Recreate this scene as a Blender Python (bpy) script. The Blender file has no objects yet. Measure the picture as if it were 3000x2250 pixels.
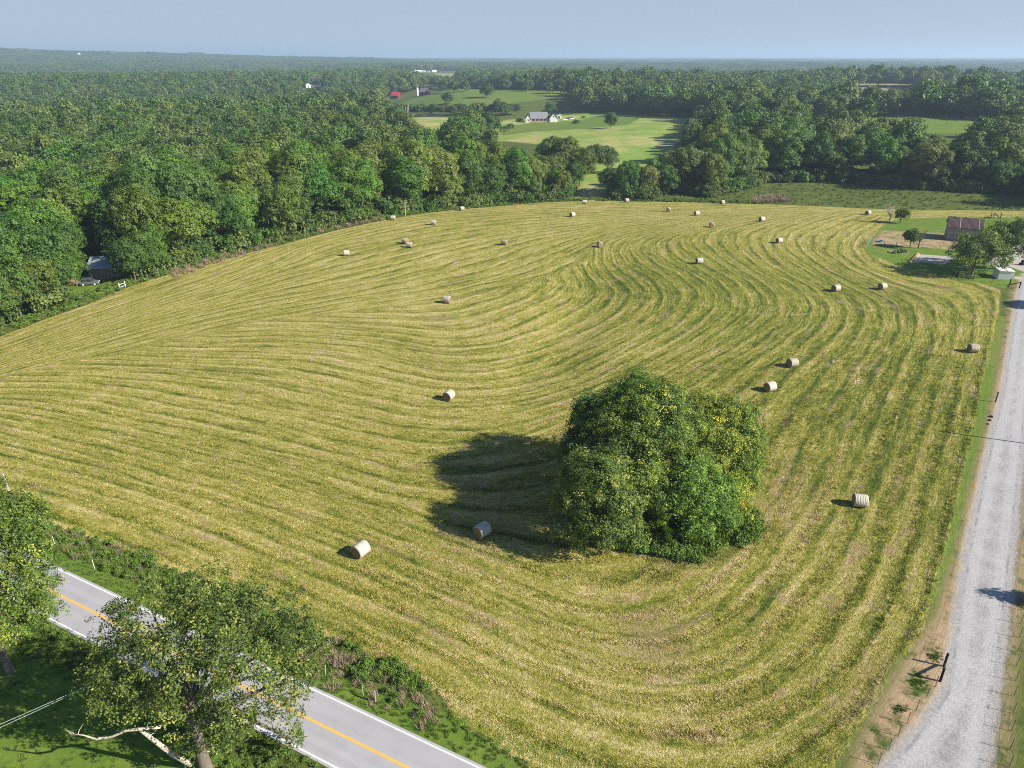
import bpy, math, random
import numpy as np
from mathutils import Vector
SC = bpy.context.scene
COL = SC.collection
R = math.radians

# ------------------------------------------------------------------ camera, light, exposure
CAM_H, FPX = 50.0, 2080.0                      # camera height in metres, focal length in pixels of a 3000 px wide frame
PITCH = math.atan((1125 - 166) / FPX)
cd = bpy.data.cameras.new("camera"); cam = bpy.data.objects.new("camera", cd); COL.objects.link(cam)
cd.sensor_fit = 'HORIZONTAL'; cd.sensor_width = 36.0; cd.lens = 36.0 * FPX / 3000.0
cd.clip_start = 0.5; cd.clip_end = 60000
cam.location = (0, 0, CAM_H); cam.rotation_euler = (math.pi / 2 - PITCH, 0, 0)
SC.camera = cam
SUN_EL = R(32); SUN_AZ = math.atan2(0.945, -0.33)      # azimuth clockwise from +Y
sdir = Vector((math.sin(SUN_AZ) * math.cos(SUN_EL), math.cos(SUN_AZ) * math.cos(SUN_EL), math.sin(SUN_EL)))
W_ = bpy.data.worlds.new("World"); SC.world = W_; W_.use_nodes = True
wn = W_.node_tree; bg = wn.nodes['Background']
sky = wn.nodes.new('ShaderNodeTexSky'); sky.sky_type = 'NISHITA'; sky.sun_disc = False
sky.sun_elevation = SUN_EL; sky.sun_rotation = SUN_AZ
sky.altitude = 1500; sky.air_density = 1.0; sky.dust_density = 0.0; sky.ozone_density = 6.0
# pale summer haze low in the sky: the Nishita colour pulled toward a milky blue near the horizon
wtc = wn.nodes.new('ShaderNodeTexCoord'); wsp = wn.nodes.new('ShaderNodeSeparateXYZ'); wn.links.new(wtc.outputs['Generated'], wsp.inputs[0])
wmr = wn.nodes.new('ShaderNodeMapRange'); wn.links.new(wsp.outputs[2], wmr.inputs[0])
for k_, v_ in ((1, 0.10), (2, .60), (3, .88), (4, 0.0)): wmr.inputs[k_].default_value = v_
wmx = wn.nodes.new('ShaderNodeMix'); wmx.data_type = 'RGBA'; wn.links.new(wmr.outputs[0], wmx.inputs[0]); wn.links.new(sky.outputs[0], wmx.inputs[6]); wmx.inputs[7].default_value = (2.68, 3.14, 3.72, 1)
wn.links.new(wmx.outputs[2], bg.inputs[0]); bg.inputs[1].default_value = 0.072
sl = bpy.data.lights.new("sun", 'SUN'); sl.energy = 4.6; sl.angle = R(0.53); sl.color = (1.0, 0.94, 0.83)
so = bpy.data.objects.new("sun", sl); COL.objects.link(so); so.location = (100, -60, 200)
so.rotation_euler = (-sdir).to_track_quat('-Z', 'Y').to_euler()
SC.view_settings.view_transform = 'Standard'; SC.view_settings.look = 'None'
SC.view_settings.exposure = 1.12; SC.view_settings.gamma = 1.0
SC.render.engine = 'CYCLES'
cy = SC.cycles
cy.max_bounces = 5; cy.diffuse_bounces = 3; cy.glossy_bounces = 2; cy.transmission_bounces = 2; cy.volume_bounces = 1
cy.transparent_max_bounces = 4; cy.caustics_reflective = False; cy.caustics_refractive = False
cy.use_denoising = False; cy.filter_width = 1.05; W_.cycles.sampling_method = 'NONE'

# ------------------------------------------------------------------ terrain
def ss(v, a, b):
    t = np.clip((np.asarray(v, float) - a) / (b - a), 0, 1); return t * t * (3 - 2 * t)
_rs = np.random.RandomState(5)
_WV = [(_rs.uniform(0, 6.28), _rs.uniform(0, 6.28), 2 * math.pi / w) for w in (260, 340, 430, 560, 760, 980, 1300, 1700)]
def undul(x, y):
    n = 0
    for i, (a, ph, k) in enumerate(_WV):
        n = n + np.sin((x * math.cos(a) + y * math.sin(a)) * k + ph + 1.3 * np.sin((x * math.sin(a) - y * math.cos(a)) * k * .6 + a))
    return n / 5.0
BUMPS = [(70, 1040, 190, 150, 9), (330, 560, 170, 70, 10), (560, 1120, 160, 120, 13), (20, 640, 150, 110, 3)]
def T(x, y):
    x = np.asarray(x, float); y = np.asarray(y, float)
    r = np.hypot(x, y)
    z = (5.5 * ss(r, 380, 900) + 8 * ss(r, 1200, 3500) + 10 * ss(r, 4000, 9000)) * undul(x, y) * 0.6
    z = z - 4.0 * ss(y, 232, 305) * np.exp(-((x - 10) / 130) ** 2) * (1 - ss(y, 380, 560))
    dw = (x + 101.5) * -.88 + (y - 131.8) * .47
    z = z - 9 * ss(dw, 6, 170) * (1 - ss(r, 520, 1000))
    for cx, cy_, sx, sy, h in BUMPS:
        z = z + h * np.exp(-((x - cx) / sx) ** 2 - ((y - cy_) / sy) ** 2)
    az = np.degrees(np.arctan2(x, np.maximum(y, 1)))
    z = z + 80 * np.clip((-az - 4) / 32, 0, 1) * np.exp(-((r - 5800) / 1300) ** 2) * (y > 0)
    z = z - 1.1 * np.exp(-((x - 16 - 0.25 * (y - 150)) / 9) ** 2) * ss(y, 95, 120) * (1 - ss(y, 170, 205))   # grassed swale
    z = z - 22 * np.exp(-((r - 1080) / 270) ** 2) * ss(-az, 3, 12) - 20 * np.exp(-((r - 2600) / 520) ** 2) * ss(np.abs(az + 2), 4, 14)
    return z
CP, SP = math.cos(PITCH), math.sin(PITCH)
def ray(px, py):
    u = (px - 1500) / FPX; v = (py - 1125) / FPX
    return np.array([u, CP - v * SP, -SP - v * CP])
_TS = np.geomspace(20, 30000, 3000)
def P(px, py):
    """the point of the terrain seen at this pixel of the 3000 x 2250 photograph"""
    d = ray(px, py); pts = d[None] * _TS[:, None]
    h = CAM_H + pts[:, 2] - T(pts[:, 0], pts[:, 1])
    i = np.argmax(h < 0) if (h < 0).any() else len(_TS) - 1
    if i == 0: i = 1
    a, b = _TS[i - 1], _TS[i]
    for _ in range(30):
        m = (a + b) / 2; q = d * m
        if CAM_H + q[2] - float(T(q[0], q[1])) < 0: b = m
        else: a = m
    q = d * b
    return np.array([q[0], q[1], float(T(q[0], q[1]))])
def depth(p): return p[1] * CP + (CAM_H - p[2]) * SP
def mpp(p): return depth(p) / FPX                       # metres per photo pixel at p
def proj(x, y, z):
    zc = y * CP + (CAM_H - z) * SP; v = -y * SP + (CAM_H - z) * CP
    return 1500 + FPX * x / zc, 1125 + FPX * v / zc
def poly(px): return np.array([P(a, b)[:2] for a, b in px])
def sdf(pl, x, y):
    """signed distance to polygon, negative inside"""
    d = np.full(x.shape, 1e18); ins = np.zeros(x.shape, bool); n = len(pl)
    for i in range(n):
        ax, ay = pl[i]; bx, by = pl[(i + 1) % n]
        ex, ey = bx - ax, by - ay; wx, wy = x - ax, y - ay
        t = np.clip((wx * ex + wy * ey) / max(ex * ex + ey * ey, 1e-9), 0, 1)
        d = np.minimum(d, (wx - ex * t) ** 2 + (wy - ey * t) ** 2)
        c = ((ay > y) != (by > y)) & (x < ex * (y - ay) / (ey if abs(ey) > 1e-12 else 1e-12) + ax)
        ins ^= c
    d = np.sqrt(d); return np.where(ins, -d, d)
def in_px(pl, u, v):
    ins = np.zeros(np.shape(u), bool); n = len(pl)
    for i in range(n):
        ax, ay = pl[i]; bx, by = pl[(i + 1) % n]
        ins ^= ((ay > v) != (by > v)) & (u < (bx - ax) * (v - ay) / ((by - ay) or 1e-9) + ax)
    return ins

# ------------------------------------------------------------------ zones (traced outlines laid on the terrain)
Z_FIELD = poly([(-500, 1190), (-250, 1085), (0, 985), (130, 935), (250, 893), (380, 838), (560, 782), (800, 722), (960, 680), (1100, 650), (1230, 626), (1350, 613), (1500, 600),
                (1600, 592), (1750, 588), (2000, 592), (2300, 600), (2450, 607), (2560, 612), (2700, 615), (3000, 618), (3300, 622), (3300, 640), (3000, 637), (2800, 637),
                (2640, 642), (2600, 655), (2572, 678), (2537, 715), (2548, 742), (2600, 762), (2700, 795), (2800, 818), (2880, 828), (2930, 848), (2925, 920), (2890, 1080),
                (2858, 1240), (2820, 1400), (2785, 1550), (2745, 1700), (2725, 1790), (2690, 1870), (2620, 1930), (2560, 2050), (2500, 2150), (2440, 2250), (2330, 2400), (1900, 2480), (1551, 2252),
                (1450, 2190), (1334, 2118), (1300, 2050), (1230, 1995), (1144, 1948), (1000, 1888), (900, 1843), (760, 1775), (651, 1722), (515, 1678), (380, 1618), (240, 1575), (125, 1538), (-200, 1430), (-600, 1310)])
Z_GRAVEL = poly([(2480, 2330), (2569, 2250), (2640, 2160), (2700, 2085), (2752, 2010), (2768, 1900), (2795, 1750), (2815, 1620), (2842, 1498), (2864, 1400), (2890, 1290), (2926, 1150), (2958, 960), (2978, 850), (2995, 800),
                 (3060, 800), (3040, 960), (3015, 1250), (2993, 1500), (2972, 1740), (2948, 1960), (2925, 2110), (2906, 2250), (2890, 2330)])
Z_DIRT = [poly([(2480, 2330), (2500, 2210), (2570, 2060), (2640, 1940), (2738, 1800), (2792, 1640), (2824, 1500), (2870, 1320), (2912, 1130), (2944, 960), (2962, 850), (2990, 800), (3010, 800), (2960, 1150), (2900, 1500), (2850, 2330)]),
          poly([(2890, 2330), (2930, 2050), (2960, 1800), (2985, 1500), (3010, 1250), (3060, 1250), (3040, 1500), (3020, 1700), (2990, 1850), (2965, 2080), (2950, 2330)]),
          poly([(2585, 675), (2553, 716), (2640, 722), (2760, 730), (2850, 738), (2870, 690), (2760, 682), (2660, 678)]),      # paddock
          poly([(195, 832), (205, 812), (300, 800), (325, 812), (300, 824), (255, 836)])]
Z_PAD = [poly([(2692, 745), (2675, 766), (2770, 774), (2800, 752)]), poly([(2890, 775), (2915, 725), (3000, 715), (3200, 720), (3200, 800), (3010, 800), (2960, 782)]),
         poly([(2970, 808), (2972, 816), (3000, 822), (3000, 814)])]
Z_LAWN = [poly([(2572, 676), (2535, 716), (2546, 744), (2600, 764), (2700, 797), (2800, 820), (2880, 830), (2945, 845), (2975, 830), (3000, 800), (3300, 780), (3300, 640), (3000, 637), (2800, 637), (2640, 642), (2598, 656)]),
          poly([(175, 845), (250, 832), (320, 828), (385, 826), (350, 850), (300, 868), (265, 880), (225, 868)]),
          poly([(1470, 385), (1480, 372), (1560, 360), (1700, 352), (1740, 340), (1880, 343), (1840, 365), (1700, 378), (1560, 385), (1460, 400)])]
Z_LAWN += [poly([(1170, 300), (1200, 290), (1260, 280), (1370, 258), (1500, 264), (1670, 268), (1720, 276), (1560, 296), (1400, 312), (1330, 318), (1230, 312)]), poly([(2340, 392), (2365, 356), (2540, 346), (2760, 345), (2880, 357), (2980, 372), (2960, 392), (2700, 392)]),
           poly([(2705, 1840), (2740, 1700), (2785, 1550), (2820, 1400), (2858, 1240), (2890, 1080), (2925, 920), (2945, 930), (2908, 1130), (2866, 1320), (2822, 1500), (2790, 1640), (2745, 1770)]),
           poly([(2716, 1908), (2742, 1918), (2746, 1940), (2724, 1944)]), poly([(2668, 1968), (2716, 1975), (2714, 2012), (2690, 2028), (2664, 2005)]), poly([(2614, 2062), (2660, 2072), (2650, 2092), (2618, 2086)])]
_rq = np.array([-51.55, 62.33]); _rd = np.array([.8915, -.4529]); _rn = np.array([-.4529, -.8915])
Z_LAWN.append(np.array([_rq - _rd * 110 + _rn * 8.2, _rq + _rd * 150 + _rn * 8.2, _rq + _rd * 150 + _rn * 80, _rq - _rd * 110 + _rn * 80]))
Z_LAWN.append(np.array([_rq - _rd * 30 - _rn * .2, _rq - _rd * 30 - _rn * 2.2, _rq + _rd * 44 - _rn * 2.4, _rq + _rd * 58 - _rn * 4.6, _rq + _rd * 90 - _rn * 6, _rq + _rd * 90 - _rn * .2]))
Z_MEAD = [poly([(1180, 340), (1320, 345), (1320, 385), (1250, 378)]),
          poly([(1395, 410), (1440, 385), (1480, 350), (1640, 338), (1760, 331), (1900, 340), (2020, 346), (2010, 385), (1975, 430), (1960, 490), (1900, 525), (1795, 522), (1762, 592), (1690, 592), (1700, 520), (1700, 460), (1640, 430), (1500, 415)])]
Z_TAN = [poly([(2482, 244), (2600, 245), (2692, 246), (2682, 268), (2490, 270)]), poly([(2708, 184), (2745, 185), (2735, 195), (2710, 195)]), poly([(1270, 214), (1355, 216), (1330, 226), (1285, 224)])]
Z_YARD = poly([(2500, 640), (2440, 610), (3090, 612), (3120, 655), (3700, 690), (3900, 2330), (2480, 2330), (2700, 1800), (2900, 1000), (2930, 850), (2530, 745)])
Z_EDGE = poly([(1900, 605), (1955, 560), (2080, 580), (2180, 556), (2240, 535), (2420, 532), (2600, 548), (2800, 562), (2950, 572), (3060, 576), (3080, 640), (2000, 640)])
Z_CABIN = poly([(150, 850), (200, 800), (250, 765), (340, 765), (365, 800), (400, 822), (380, 850), (250, 900)])
Z_FORE = np.array([(-400, 195), (-51.55, 62.33 + 9), (0, 36.1 + 9), (120, -20), (120, -400), (-400, -400)], float)
RA, RB = np.array([-51.55, 62.33]), np.array([-2.97, 37.66])             # far edge line of the paved road
RD = (RB - RA) / np.linalg.norm(RB - RA); RN = np.array([RD[1], -RD[0]])    # along, and towards the camera side
if RN[1] > 0: RN = -RN
ROAD_W = 5.0

# ------------------------------------------------------------------ helpers
def mesh_of(name, V, F, mat=None, smooth=False, attrs=None, tints=None):
    me = bpy.data.meshes.new(name)
    V = np.asarray(V, np.float32); nv = len(V)
    if isinstance(F, np.ndarray) and F.ndim == 2:
        k = F.shape[1]; nf = len(F)
        me.vertices.add(nv); me.vertices.foreach_set('co', V.ravel())
        me.loops.add(nf * k); me.loops.foreach_set('vertex_index', F.astype(np.int32).ravel())
        me.polygons.add(nf); me.polygons.foreach_set('loop_start', np.arange(0, nf * k, k, dtype=np.int32))
        me.update(calc_edges=True)
    else:
        me.from_pydata(V.tolist(), [], [tuple(int(i) for i in f) for f in F]); nf = len(F)
    if smooth: me.polygons.foreach_set('use_smooth', np.ones(len(me.polygons), bool))
    for k_, a in (attrs or {}).items():
        at = me.attributes.new(k_, 'FLOAT', 'POINT'); at.data.foreach_set('value', np.asarray(a, np.float32))
    if tints is not None:
        at = me.attributes.new('tint', 'FLOAT', 'FACE'); at.data.foreach_set('value', np.asarray(tints, np.float32))
    if mat: me.materials.append(mat)
    me.validate()
    return me
class MB:
    def __init__(s): s.V = []; s.F = []; s.n = 0
    def add(s, V, F):
        s.V.append(np.asarray(V, float)); s.F += [tuple(i + s.n for i in f) for f in F]; s.n += len(V); return s
    def box(s, c, d, rz=0.0, taper=1.0):
        x, y, z = [k / 2 for k in d]
        V = np.array([(sx * x * (taper if sz > 0 else 1), sy * y * (taper if sz > 0 else 1), sz * z) for sz in (-1, 1) for sy in (-1, 1) for sx in (-1, 1)])
        ca, sa = math.cos(rz), math.sin(rz)
        V = np.stack([V[:, 0] * ca - V[:, 1] * sa, V[:, 0] * sa + V[:, 1] * ca, V[:, 2]], 1) + np.array(c)
        return s.add(V, [(0, 2, 3, 1), (4, 5, 7, 6), (0, 1, 5, 4), (2, 6, 7, 3), (0, 4, 6, 2), (1, 3, 7, 5)])
    def tube(s, pts, rad, n=6, cap=True):
        pts = np.asarray(pts, float); m = len(pts); rad = np.broadcast_to(rad, (m,)); V = []
        for i in range(m):
            d = pts[min(i + 1, m - 1)] - pts[max(i - 1, 0)]; d = d / (np.linalg.norm(d) + 1e-9)
            a = np.cross(d, (0, 0, 1) if abs(d[2]) < .9 else (1, 0, 0)); a /= np.linalg.norm(a); b = np.cross(d, a)
            for k in range(n):
                t = 2 * math.pi * k / n; V.append(pts[i] + rad[i] * (a * math.cos(t) + b * math.sin(t)))
        F = [(i * n + k, i * n + (k + 1) % n, (i + 1) * n + (k + 1) % n, (i + 1) * n + k) for i in range(m - 1) for k in range(n)]
        if cap: F += [tuple(range(n))[::-1], tuple((m - 1) * n + k for k in range(n))]
        return s.add(V, F)
    def bar(s, a, b, w=.1, h=None):
        """square bar from a to b"""
        a = np.array(a, float); b = np.array(b, float); d = b - a; d = d / np.linalg.norm(d)
        u = np.cross(d, (0, 0, 1) if abs(d[2]) < .95 else (1, 0, 0)); u /= np.linalg.norm(u); v = np.cross(d, u); h = h or w
        V = [p + u * i * w / 2 + v * j * h / 2 for p in (a, b) for i, j in ((-1, -1), (1, -1), (1, 1), (-1, 1))]
        return s.add(V, [(3, 2, 1, 0), (4, 5, 6, 7)] + [(k, (k + 1) % 4, (k + 1) % 4 + 4, k + 4) for k in range(4)])
    def prism(s, prof, y0, y1):
        """profile in x,z pushed along y"""
        n = len(prof); V = [(x, y, z) for y in (y0, y1) for x, z in prof]
        return s.add(V, [tuple(range(n)), tuple(range(2 * n - 1, n - 1, -1))] + [(k, k + n, (k + 1) % n + n, (k + 1) % n) for k in range(n)])
    def build(s, name, mat, parent=None, smooth=False):
        o = bpy.data.objects.new(name, mesh_of(name, np.concatenate(s.V), s.F, mat, smooth)); COL.objects.link(o)
        if parent: o.parent = parent
        return o
def link(name, me, parent=None):
    o = bpy.data.objects.new(name, me); COL.objects.link(o)
    if parent: o.parent = parent
    return o
def tag(o, label=None, cat=None, group=None, kind=None):
    for k, v in (('label', label), ('category', cat), ('group', group), ('kind', kind)):
        if v: o[k] = v
    return o
def empty(name, loc, label, cat, rz=0, group=None, scale=1.0):
    o = bpy.data.objects.new(name, None); COL.objects.link(o)
    o.location = tuple(loc); o.rotation_euler = (0, 0, rz); o.scale = (scale,) * 3; o.empty_display_size = .5
    return tag(o, label, cat, group)
def copy_tree(root, loc, rz=None, label=None, group=None, scale=None, color=None):
    r = root.copy(); COL.objects.link(r); r.location = tuple(loc)
    if rz is not None: r.rotation_euler = (0, 0, rz)
    if scale is not None: r.scale = scale if hasattr(scale, '__len__') else (scale,) * 3
    if label: r['label'] = label
    if group: r['group'] = group
    for ch in list(root.children):
        c = ch.copy(); COL.objects.link(c); c.parent = r
        if color: c.color = color
        for g in list(ch.children):
            e = g.copy(); COL.objects.link(e); e.parent = c
    return r

# ------------------------------------------------------------------ materials
class NT:
    """small node-graph helper"""
    def __init__(s, name):
        s.m = bpy.data.materials.new(name); s.m.use_nodes = True; s.t = s.m.node_tree; s.N = s.t.nodes; s.L = s.t.links
        s.out = s.N['Material Output']; s.bsdf = s.N['Principled BSDF']; s.bsdf.inputs['Specular IOR Level'].default_value = .2
    def put(s, sock, v):
        if isinstance(v, bpy.types.NodeSocket): s.L.new(v, sock)
        else: sock.default_value = v
    def math(s, op, a, b=0.0, c=0.0, clamp=False):
        n = s.N.new('ShaderNodeMath'); n.operation = op; n.use_clamp = clamp
        for i, v in enumerate((a, b, c)): s.put(n.inputs[i], v)
        return n.outputs[0]
    def attr(s, name): n = s.N.new('ShaderNodeAttribute'); n.attribute_name = name; return n.outputs['Fac']
    def pos(s): return s.N.new('ShaderNodeNewGeometry').outputs['Position']
    def obj(s): return s.N.new('ShaderNodeTexCoord').outputs['Object']
    def sep(s, v): n = s.N.new('ShaderNodeSeparateXYZ'); s.L.new(v, n.inputs[0]); return n.outputs
    def comb(s, x, y, z):
        n = s.N.new('ShaderNodeCombineXYZ')
        for i, v in enumerate((x, y, z)): s.put(n.inputs[i], v)
        return n.outputs[0]
    def noise(s, vec, scale, detail=2.0, rough=.5):
        n = s.N.new('ShaderNodeTexNoise'); s.L.new(vec, n.inputs['Vector']); s.put(n.inputs['Scale'], scale)
        n.inputs['Detail'].default_value = detail; n.inputs['Roughness'].default_value = rough; return n.outputs['Fac']
    def ramp(s, fac, stops, interp='LINEAR'):
        n = s.N.new('ShaderNodeValToRGB'); n.color_ramp.interpolation = interp; e = n.color_ramp.elements
        while len(e) < len(stops): e.new(.5)
        for i, (p, c) in enumerate(stops): e[i].position = p; e[i].color = (*c, 1) if len(c) == 3 else c
        s.L.new(fac, n.inputs[0]); return n.outputs[0]
    def mix(s, f, a, b, mode='MIX'):
        n = s.N.new('ShaderNodeMix'); n.data_type = 'RGBA'; n.blend_type = mode; n.clamp_factor = True
        for k, v in ((0, f), (6, a), (7, b)):
            if isinstance(v, tuple) and len(v) == 3: v = (*v, 1)
            s.put(n.inputs[k], v)
        return n.outputs[2]
    def step(s, v, a, b):
        n = s.N.new('ShaderNodeMapRange'); n.interpolation_type = 'SMOOTHSTEP'; s.put(n.inputs[0], v)
        n.inputs[1].default_value = a; n.inputs[2].default_value = b; return n.outputs[0]
    def fin(s, color, rough=.85, bump=None, strength=.5, dist=.05, spec=None, metal=None):
        s.put(s.bsdf.inputs['Base Color'], (*color, 1) if isinstance(color, tuple) else color); s.put(s.bsdf.inputs['Roughness'], rough)
        if spec is not None: s.bsdf.inputs['Specular IOR Level'].default_value = spec
        if metal is not None: s.bsdf.inputs['Metallic'].default_value = metal
        if bump is not None:
            b = s.N.new('ShaderNodeBump'); b.inputs['Strength'].default_value = strength; b.inputs['Distance'].default_value = dist
            s.L.new(bump, b.inputs['Height']); s.L.new(b.outputs[0], s.bsdf.inputs['Normal'])
        return s.m

def mat_plain(name, col, rough=.7, var=.25, scale=3.0, metal=None, spec=.25):
    t = NT(name); n = t.noise(t.obj(), scale, 4, .6)
    c = t.mix(t.step(n, .3, .7), tuple(k * (1 - var) for k in col), tuple(min(1, k * (1 + var)) for k in col))
    return t.fin(c, rough, n, .15, .02, spec, metal)

def hay_nodes(t, p, inst=False):
    """colour of the mown hay at a place: swaths along the mowing coordinate, broken by clumps"""
    def A(n): q = t.N.new('ShaderNodeAttribute'); q.attribute_name = n; q.attribute_type = 'INSTANCER' if inst else 'GEOMETRY'; return q.outputs['Fac']
    sx = t.sep(p); x, y = sx[0], sx[1]
    nA = t.noise(p, .035, 3); nB = t.noise(p, .35, 4, .6); nC = t.noise(p, 1.6, 4, .65); nD = t.noise(p, 6.5, 3, .7); nE = t.noise(p, 2.9, 2, .6)
    def w(n, k): return t.math('MULTIPLY', t.math('SUBTRACT', n, .5), k)
    phi = t.sep(t.mix(t.step(t.math('ADD', A('fam'), w(nB, 5.0)), -.6, .6), t.comb(A('phiB'), 0, 0), t.comb(A('phiA'), 0, 0)))[0]
    phi = t.math('ADD', phi, t.math('ADD', w(t.noise(p, .10, 2), 1.6), w(nC, .35)))
    def streak(a, b, d=2.0, r=.5): return t.noise(t.comb(t.math('MULTIPLY', phi, a), t.math('MULTIPLY', x, b), t.math('MULTIPLY', y, b)), 1.0, d, r)
    s1, s2, s3, s4 = streak(.42, .03), streak(1.15, .11, 2, .55), streak(3.4, .5, 3, .6), streak(.75, .10, 2, .6)
    ph2 = t.math('MULTIPLY', phi, 2 * math.pi / 3.3)
    pw = lambda off, e: t.math('POWER', t.math('MULTIPLY_ADD', t.math('SINE', t.math('ADD', ph2, off)), .5, .5), e)
    wave = t.math('MULTIPLY', t.math('SUBTRACT', t.math('MULTIPLY', pw(1.5, 3.0), .55), pw(0.0, 5.0)), t.math('MULTIPLY', t.step(s4, .25, .7), 2.2))
    tot = t.math('ADD', .55, w(s1, .30))
    for n, k in ((s2, .75), (s3, 1.0), (nC, .75), (nD, 1.0), (nE, .8), (nB, .45), (nA, .30)): tot = t.math('ADD', tot, w(n, k))
    tot = t.math('ADD', tot, t.math('MULTIPLY', wave, .185)); tot = t.math('ADD', tot, t.math('MULTIPLY', A('gn'), -.17))
    hay = t.ramp(tot, [(0.04, (.058, .086, .013)), (.27, (.130, .152, .022)), (.45, (.216, .212, .037)), (.63, (.312, .274, .074)), (.84, (.405, .342, .136)), (1.0, (.51, .43, .22))])
    brown = t.step(t.math('ADD', t.math('MULTIPLY', s4, .6), t.math('MULTIPLY', nB, .5)), .60, .70)
    brown = t.math('MAXIMUM', brown, t.math('MULTIPLY', t.step(t.math('ADD', t.math('MULTIPLY', A('br'), .8), t.math('ADD', w(nC, .8), t.math('ADD', w(s3, 1.3), w(s2, 1.3)))), .35, .75), .8))
    hay = t.mix(t.math('MULTIPLY', brown, .62), hay, (.275, .195, .115))
    straw = t.step(t.math('ADD', t.math('MULTIPLY', s2, .5), t.math('ADD', t.math('MULTIPLY', s4, .35), t.math('MULTIPLY', nB, .25))), .655, .70)
    hay = t.mix(t.math('MULTIPLY', straw, t.step(nE, .40, .60)), hay, (.48, .385, .20))
    dark = t.step(t.math('ADD', s1, w(s2, .6)), .38, .28)
    hay = t.mix(t.math('MULTIPLY', t.math('MULTIPLY', dark, t.step(nC, .42, .58)), .35), hay, (.036, .064, .012))
    return hay, dict(nA=nA, nB=nB, nC=nC, nD=nD, nE=nE, s1=s1, s2=s2, s3=s3, w=w, wave=wave)
def ground_material():
    t = NT('ground_surface'); p = t.pos()
    hay, q = hay_nodes(t, p); nA, nB, nC, nD, nE, s1, s2, s3, w = (q[k] for k in ('nA', 'nB', 'nC', 'nD', 'nE', 's1', 's2', 's3', 'w'))
    # ---- rough grass, lawn, meadow
    g = t.math('ADD', t.math('ADD', t.math('MULTIPLY', nB, .45), t.math('MULTIPLY', nC, .35)), t.math('MULTIPLY', nD, .3))
    rough = t.ramp(g, [(.30, (.024, .042, .010)), (.5, (.060, .090, .018)), (.66, (.13, .14, .035)), (.8, (.21, .18, .07))])
    lawn = t.ramp(g, [(.3, (.050, .092, .014)), (.52, (.095, .158, .022)), (.72, (.165, .215, .040)), (.85, (.24, .22, .07))]); lawn = t.mix(t.math('MULTIPLY', t.step(nA, .48, .62), .45), lawn, (.17, .175, .045))
    mead = t.ramp(t.math('ADD', t.math('MULTIPLY', t.noise(p, .018, 5, .65), .8), t.math('MULTIPLY', nB, .25)), [(.36, (.115, .215, .036)), (.49, (.185, .265, .050)), (.58, (.30, .295, .10)), (.68, (.41, .345, .16))])
    tan = t.mix(nA, (.30, .25, .12), (.22, .21, .09))
    dirt = t.ramp(g, [(.3, (.15, .10, .055)), (.5, (.28, .195, .115)), (.75, (.40, .30, .19))])
    vor = t.N.new('ShaderNodeTexVoronoi'); vor.inputs['Scale'].default_value = 9.0; t.L.new(p, vor.inputs['Vector'])
    vs = t.sep(vor.outputs['Color'])[0]
    gv = t.math('ADD', t.math('ADD', t.math('MULTIPLY', vs, .30), t.math('MULTIPLY', nC, .35)), t.math('MULTIPLY', nB, .35))
    grav = t.ramp(gv, [(.15, (.155, .15, .148)), (.45, (.295, .287, .282)), (.65, (.37, .362, .355)), (.9, (.53, .515, .50))])
    tr = t.math('ADD', t.attr('sg'), w(nB, .5)); trk = t.math('MULTIPLY', t.step(tr, -.75, -1.15), t.step(tr, -2.15, -1.7))
    grav = t.mix(t.math('MULTIPLY', trk, .35), grav, (.44, .43, .42)); mid = t.step(tr, -2.15, -2.6); grav = t.mix(t.math('MULTIPLY', mid, t.step(nC, .35, .6)), grav, (.235, .228, .225))
    grav = t.mix(t.math('MULTIPLY', t.step(tr, -.75, -.25), .45), grav, (.30, .25, .20))
    rut = t.math('MULTIPLY', t.math('MULTIPLY', t.step(tr, -.95, -.82), t.step(tr, -.58, -.72)), t.step(nB, .48, .60)); grav = t.mix(t.math('MULTIPLY', rut, .45), grav, (.13, .125, .13))
    conc = t.mix(nB, (.32, .29, .25), (.42, .38, .33))
    def mask(a, amp, soft): return t.step(t.math('ADD', t.attr(a), t.math('ADD', w(nC, amp), w(nB, amp * 1.2))), soft, -soft)
    c = rough
    c = t.mix(mask('sm', 6, 3), c, mead); c = t.mix(mask('st', 6, 4), c, tan)
    mf = mask('sf', 1.5, .35); c = t.mix(mf, c, hay)
    c = t.mix(mask('sl', .8, .4), c, lawn)
    c = t.mix(t.math('MULTIPLY', mask('sd', 2.2, .9), t.step(t.math('ADD', t.math('MULTIPLY', nB, .7), t.math('MULTIPLY', nC, .3)), .36, .54)), c, dirt)
    c = t.mix(mask('sc', .3, .2), c, conc); mg = mask('sg', .9, .35); c = t.mix(mg, c, grav)
    h = t.math('ADD', t.math('MULTIPLY', s3, .9), t.math('ADD', t.math('MULTIPLY', s2, 1.0), t.math('ADD', t.math('MULTIPLY', nD, .75), t.math('MULTIPLY', nC, .7))))
    h = t.math('MULTIPLY', h, t.math('MULTIPLY_ADD', mf, .75, .25))
    h = t.mix(mg, t.comb(h, h, h), t.comb(t.math('MULTIPLY', gv, .35), 0, 0)); h = t.sep(h)[0]
    return t.fin(c, .95, h, .9, .22, .06)

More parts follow.
